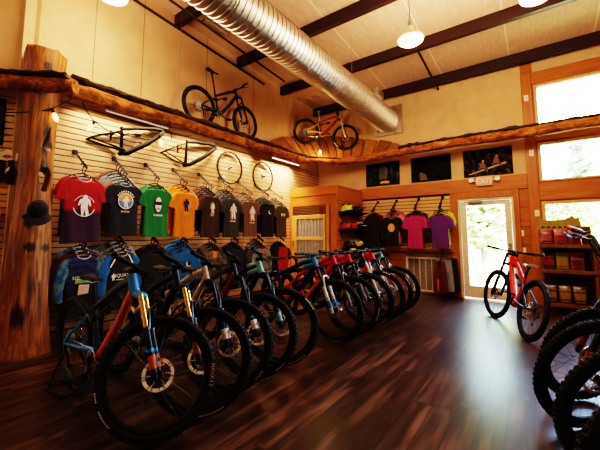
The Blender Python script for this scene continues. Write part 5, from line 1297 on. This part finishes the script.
for s_ in (-1, 1):
    b = MB(); yb0 = s_ * .052
    b.loft([[(.018 + .016 * math.cos(q), yb0 + w * math.sin(q), z) for q in (2 * PI * k / 12 for k in range(12))] for z, w in ((-.10, .032), (-.16, .034), (-.21, .044), (-.27, .045), (-.285, .040))])
    for j, (dy, l) in enumerate(((-.032, .075), (-.011, .09), (.011, .085), (.032, .065))): b.tube([(.018, yb0 + dy, -.275), (.022, yb0 + dy * 1.1, -.30 - l * .5), (.02, yb0 + dy * 1.15, -.29 - l)], [.0115, .011, .008], 8)
    b.tube([(.018, yb0 + s_ * .035, -.20), (.022, yb0 + s_ * .062, -.245), (.02, yb0 + s_ * .064, -.285)], [.014, .012, .009], 8)
    b.build('glove', F('glove_black', (.014, .014, .015)), pk)
MB().prism([(-.05, -.26), (-.03, -.20), (.0, -.17), (-.01, -.22)], .036, .038, 0, BXm @ Matrix.Translation((.052, 0, 0))).build('glove_mark', pr_w, pk, False)
pf = thing('framed_picture', 'black framed picture with green inside at the left edge above the gloves', 'picture', ang(.50, .032, 2.55), ARZ)
for lo, hi in (((0, -.30, -.27), (.025, .30, -.22)), ((0, -.30, .22), (.025, .30, .27)), ((0, -.30, -.22), (.025, -.25, .22)), ((0, .25, -.22), (.025, .30, .22))): MB().chbox(lo, hi, .004).build('frame_rail', M['black'], pf, False)
MB().box((.004, -.25, -.22), (.010, .25, .22)).build('picture_print', poster_mat('picture_green', [(.40, (.02, .03, .01)), (.6, (.10, .16, .04)), (.8, (.30, .34, .16))], (6, 6), 4), pf, False)
for lb, y, z, nm in (('orange and white riding cap on the slats left of the trunk', .93, 1.47, 'cycling_hat'),):
    c = thing(nm, lb, 'cap', ang(.20, .14, z)); c.rotation_euler = (0, math.radians(25), ARZ)
    rings = []
    for i in range(8):
        th = PI / 2 * i / 7 * .97; rings.append([(.10 * math.cos(th) ** .7 * math.cos(q), .10 * math.cos(th) ** .7 * math.sin(q), .12 * math.sin(th)) for q in (2 * PI * k / 22 for k in range(22))])
    MB().loft(rings).build('crown', F('cap_orange', (.72, .13, .015)), c)
    vs = []
    for q in range(13):
        a = -1.15 + 2.3 * q / 12
        for r0, zz in ((.095, .006), (.175 - .03 * abs(a), -.008 - .02 * abs(a) ** 2)): vs.append((r0 * math.cos(a), r0 * math.sin(a), zz))
    MB().add(vs + [(x, y_, z_ + .006) for x, y_, z_ in vs], [(2 * q, 2 * q + 2, 2 * q + 3, 2 * q + 1) for q in range(12)] + [(26 + 2 * q, 26 + 2 * q + 1, 26 + 2 * q + 3, 26 + 2 * q + 2) for q in range(12)]).build('brim', wht, c)
    MB().tube([(-.10, 0, .05), (0, 0, .05)], .008, 6).build('peg', M['black'], c)
stack('black and orange', 'riding_vest', 'vest', 'orange vest stack', 2, ang(.30, .031, 1.33), ARZ, [F('cloth_vest', (.60, .10, .012), (.012, .012, .014), -.25), F('cloth_vest', (.6, .1, .012))], .55, .20, 'none', seed=.2)
# ============================================================ LIGHT AND CAMERA
W = bpy.data.worlds.new('World'); scene.world = W; W.use_nodes = True
nt = W.node_tree; nt.nodes.clear()
sky = nt.nodes.new('ShaderNodeTexSky'); sky.sky_type = 'NISHITA'; sky.sun_disc = False; sky.sun_elevation = math.radians(52); sky.sun_rotation = math.radians(140); sky.air_density = 1.2; sky.dust_density = 2.5
bg = nt.nodes.new('ShaderNodeBackground'); bg.inputs[1].default_value = SKY_S
ow = nt.nodes.new('ShaderNodeOutputWorld'); nt.links.new(sky.outputs[0], bg.inputs[0]); nt.links.new(bg.outputs[0], ow.inputs[0])
su = bpy.data.lights.new('sun', 'SUN'); su.energy = SUN_S; su.angle = .02; su.color = (1, .93, .82)
so = bpy.data.objects.new('sun', su); COL.objects.link(so)
sd = Vector((.55, -.62, 1.0)).normalized(); so.rotation_euler = sd.to_track_quat('Z', 'Y').to_euler(); so.location = (2, 14, 10)
for i, (x0, x1, z0, z1) in enumerate([(WL, WR, a, b_) for a, b_ in WINS] + [(DX0, DX1, .1, DZ)]):
    li = bpy.data.lights.new('daylight_portal', 'AREA'); li.shape = 'RECTANGLE'; li.size = x1 - x0; li.size_y = z1 - z0; li.cycles.is_portal = True
    lo = bpy.data.objects.new('daylight_portal', li); COL.objects.link(lo); lo.location = ((x0 + x1) / 2, WY + .16, (z0 + z1) / 2); lo.rotation_euler = (-PI / 2, 0, 0)
cam = bpy.data.cameras.new('camera'); co = bpy.data.objects.new('camera', cam); COL.objects.link(co); scene.camera = co
cam.sensor_fit = 'HORIZONTAL'; cam.sensor_width = 36; cam.lens = 324.5 / 600 * 36; cam.shift_y = -22 / 600; cam.clip_start = .05; cam.clip_end = 300
co.location = (0, 0, 1.25); co.rotation_euler = (math.radians(95.75), 0, math.radians(36.05))
scene.view_settings.view_transform = VIEW
try: scene.view_settings.look = LOOK
except Exception as e: print('look', e)
scene.view_settings.exposure = EXPO; scene.view_settings.gamma = 1.0
scene.cycles.max_bounces = 8; scene.cycles.diffuse_bounces = 4; scene.cycles.glossy_bounces = 3; scene.cycles.transparent_max_bounces = 8; scene.cycles.sample_clamp_indirect = 6; scene.cycles.caustics_reflective = False; scene.cycles.caustics_refractive = False
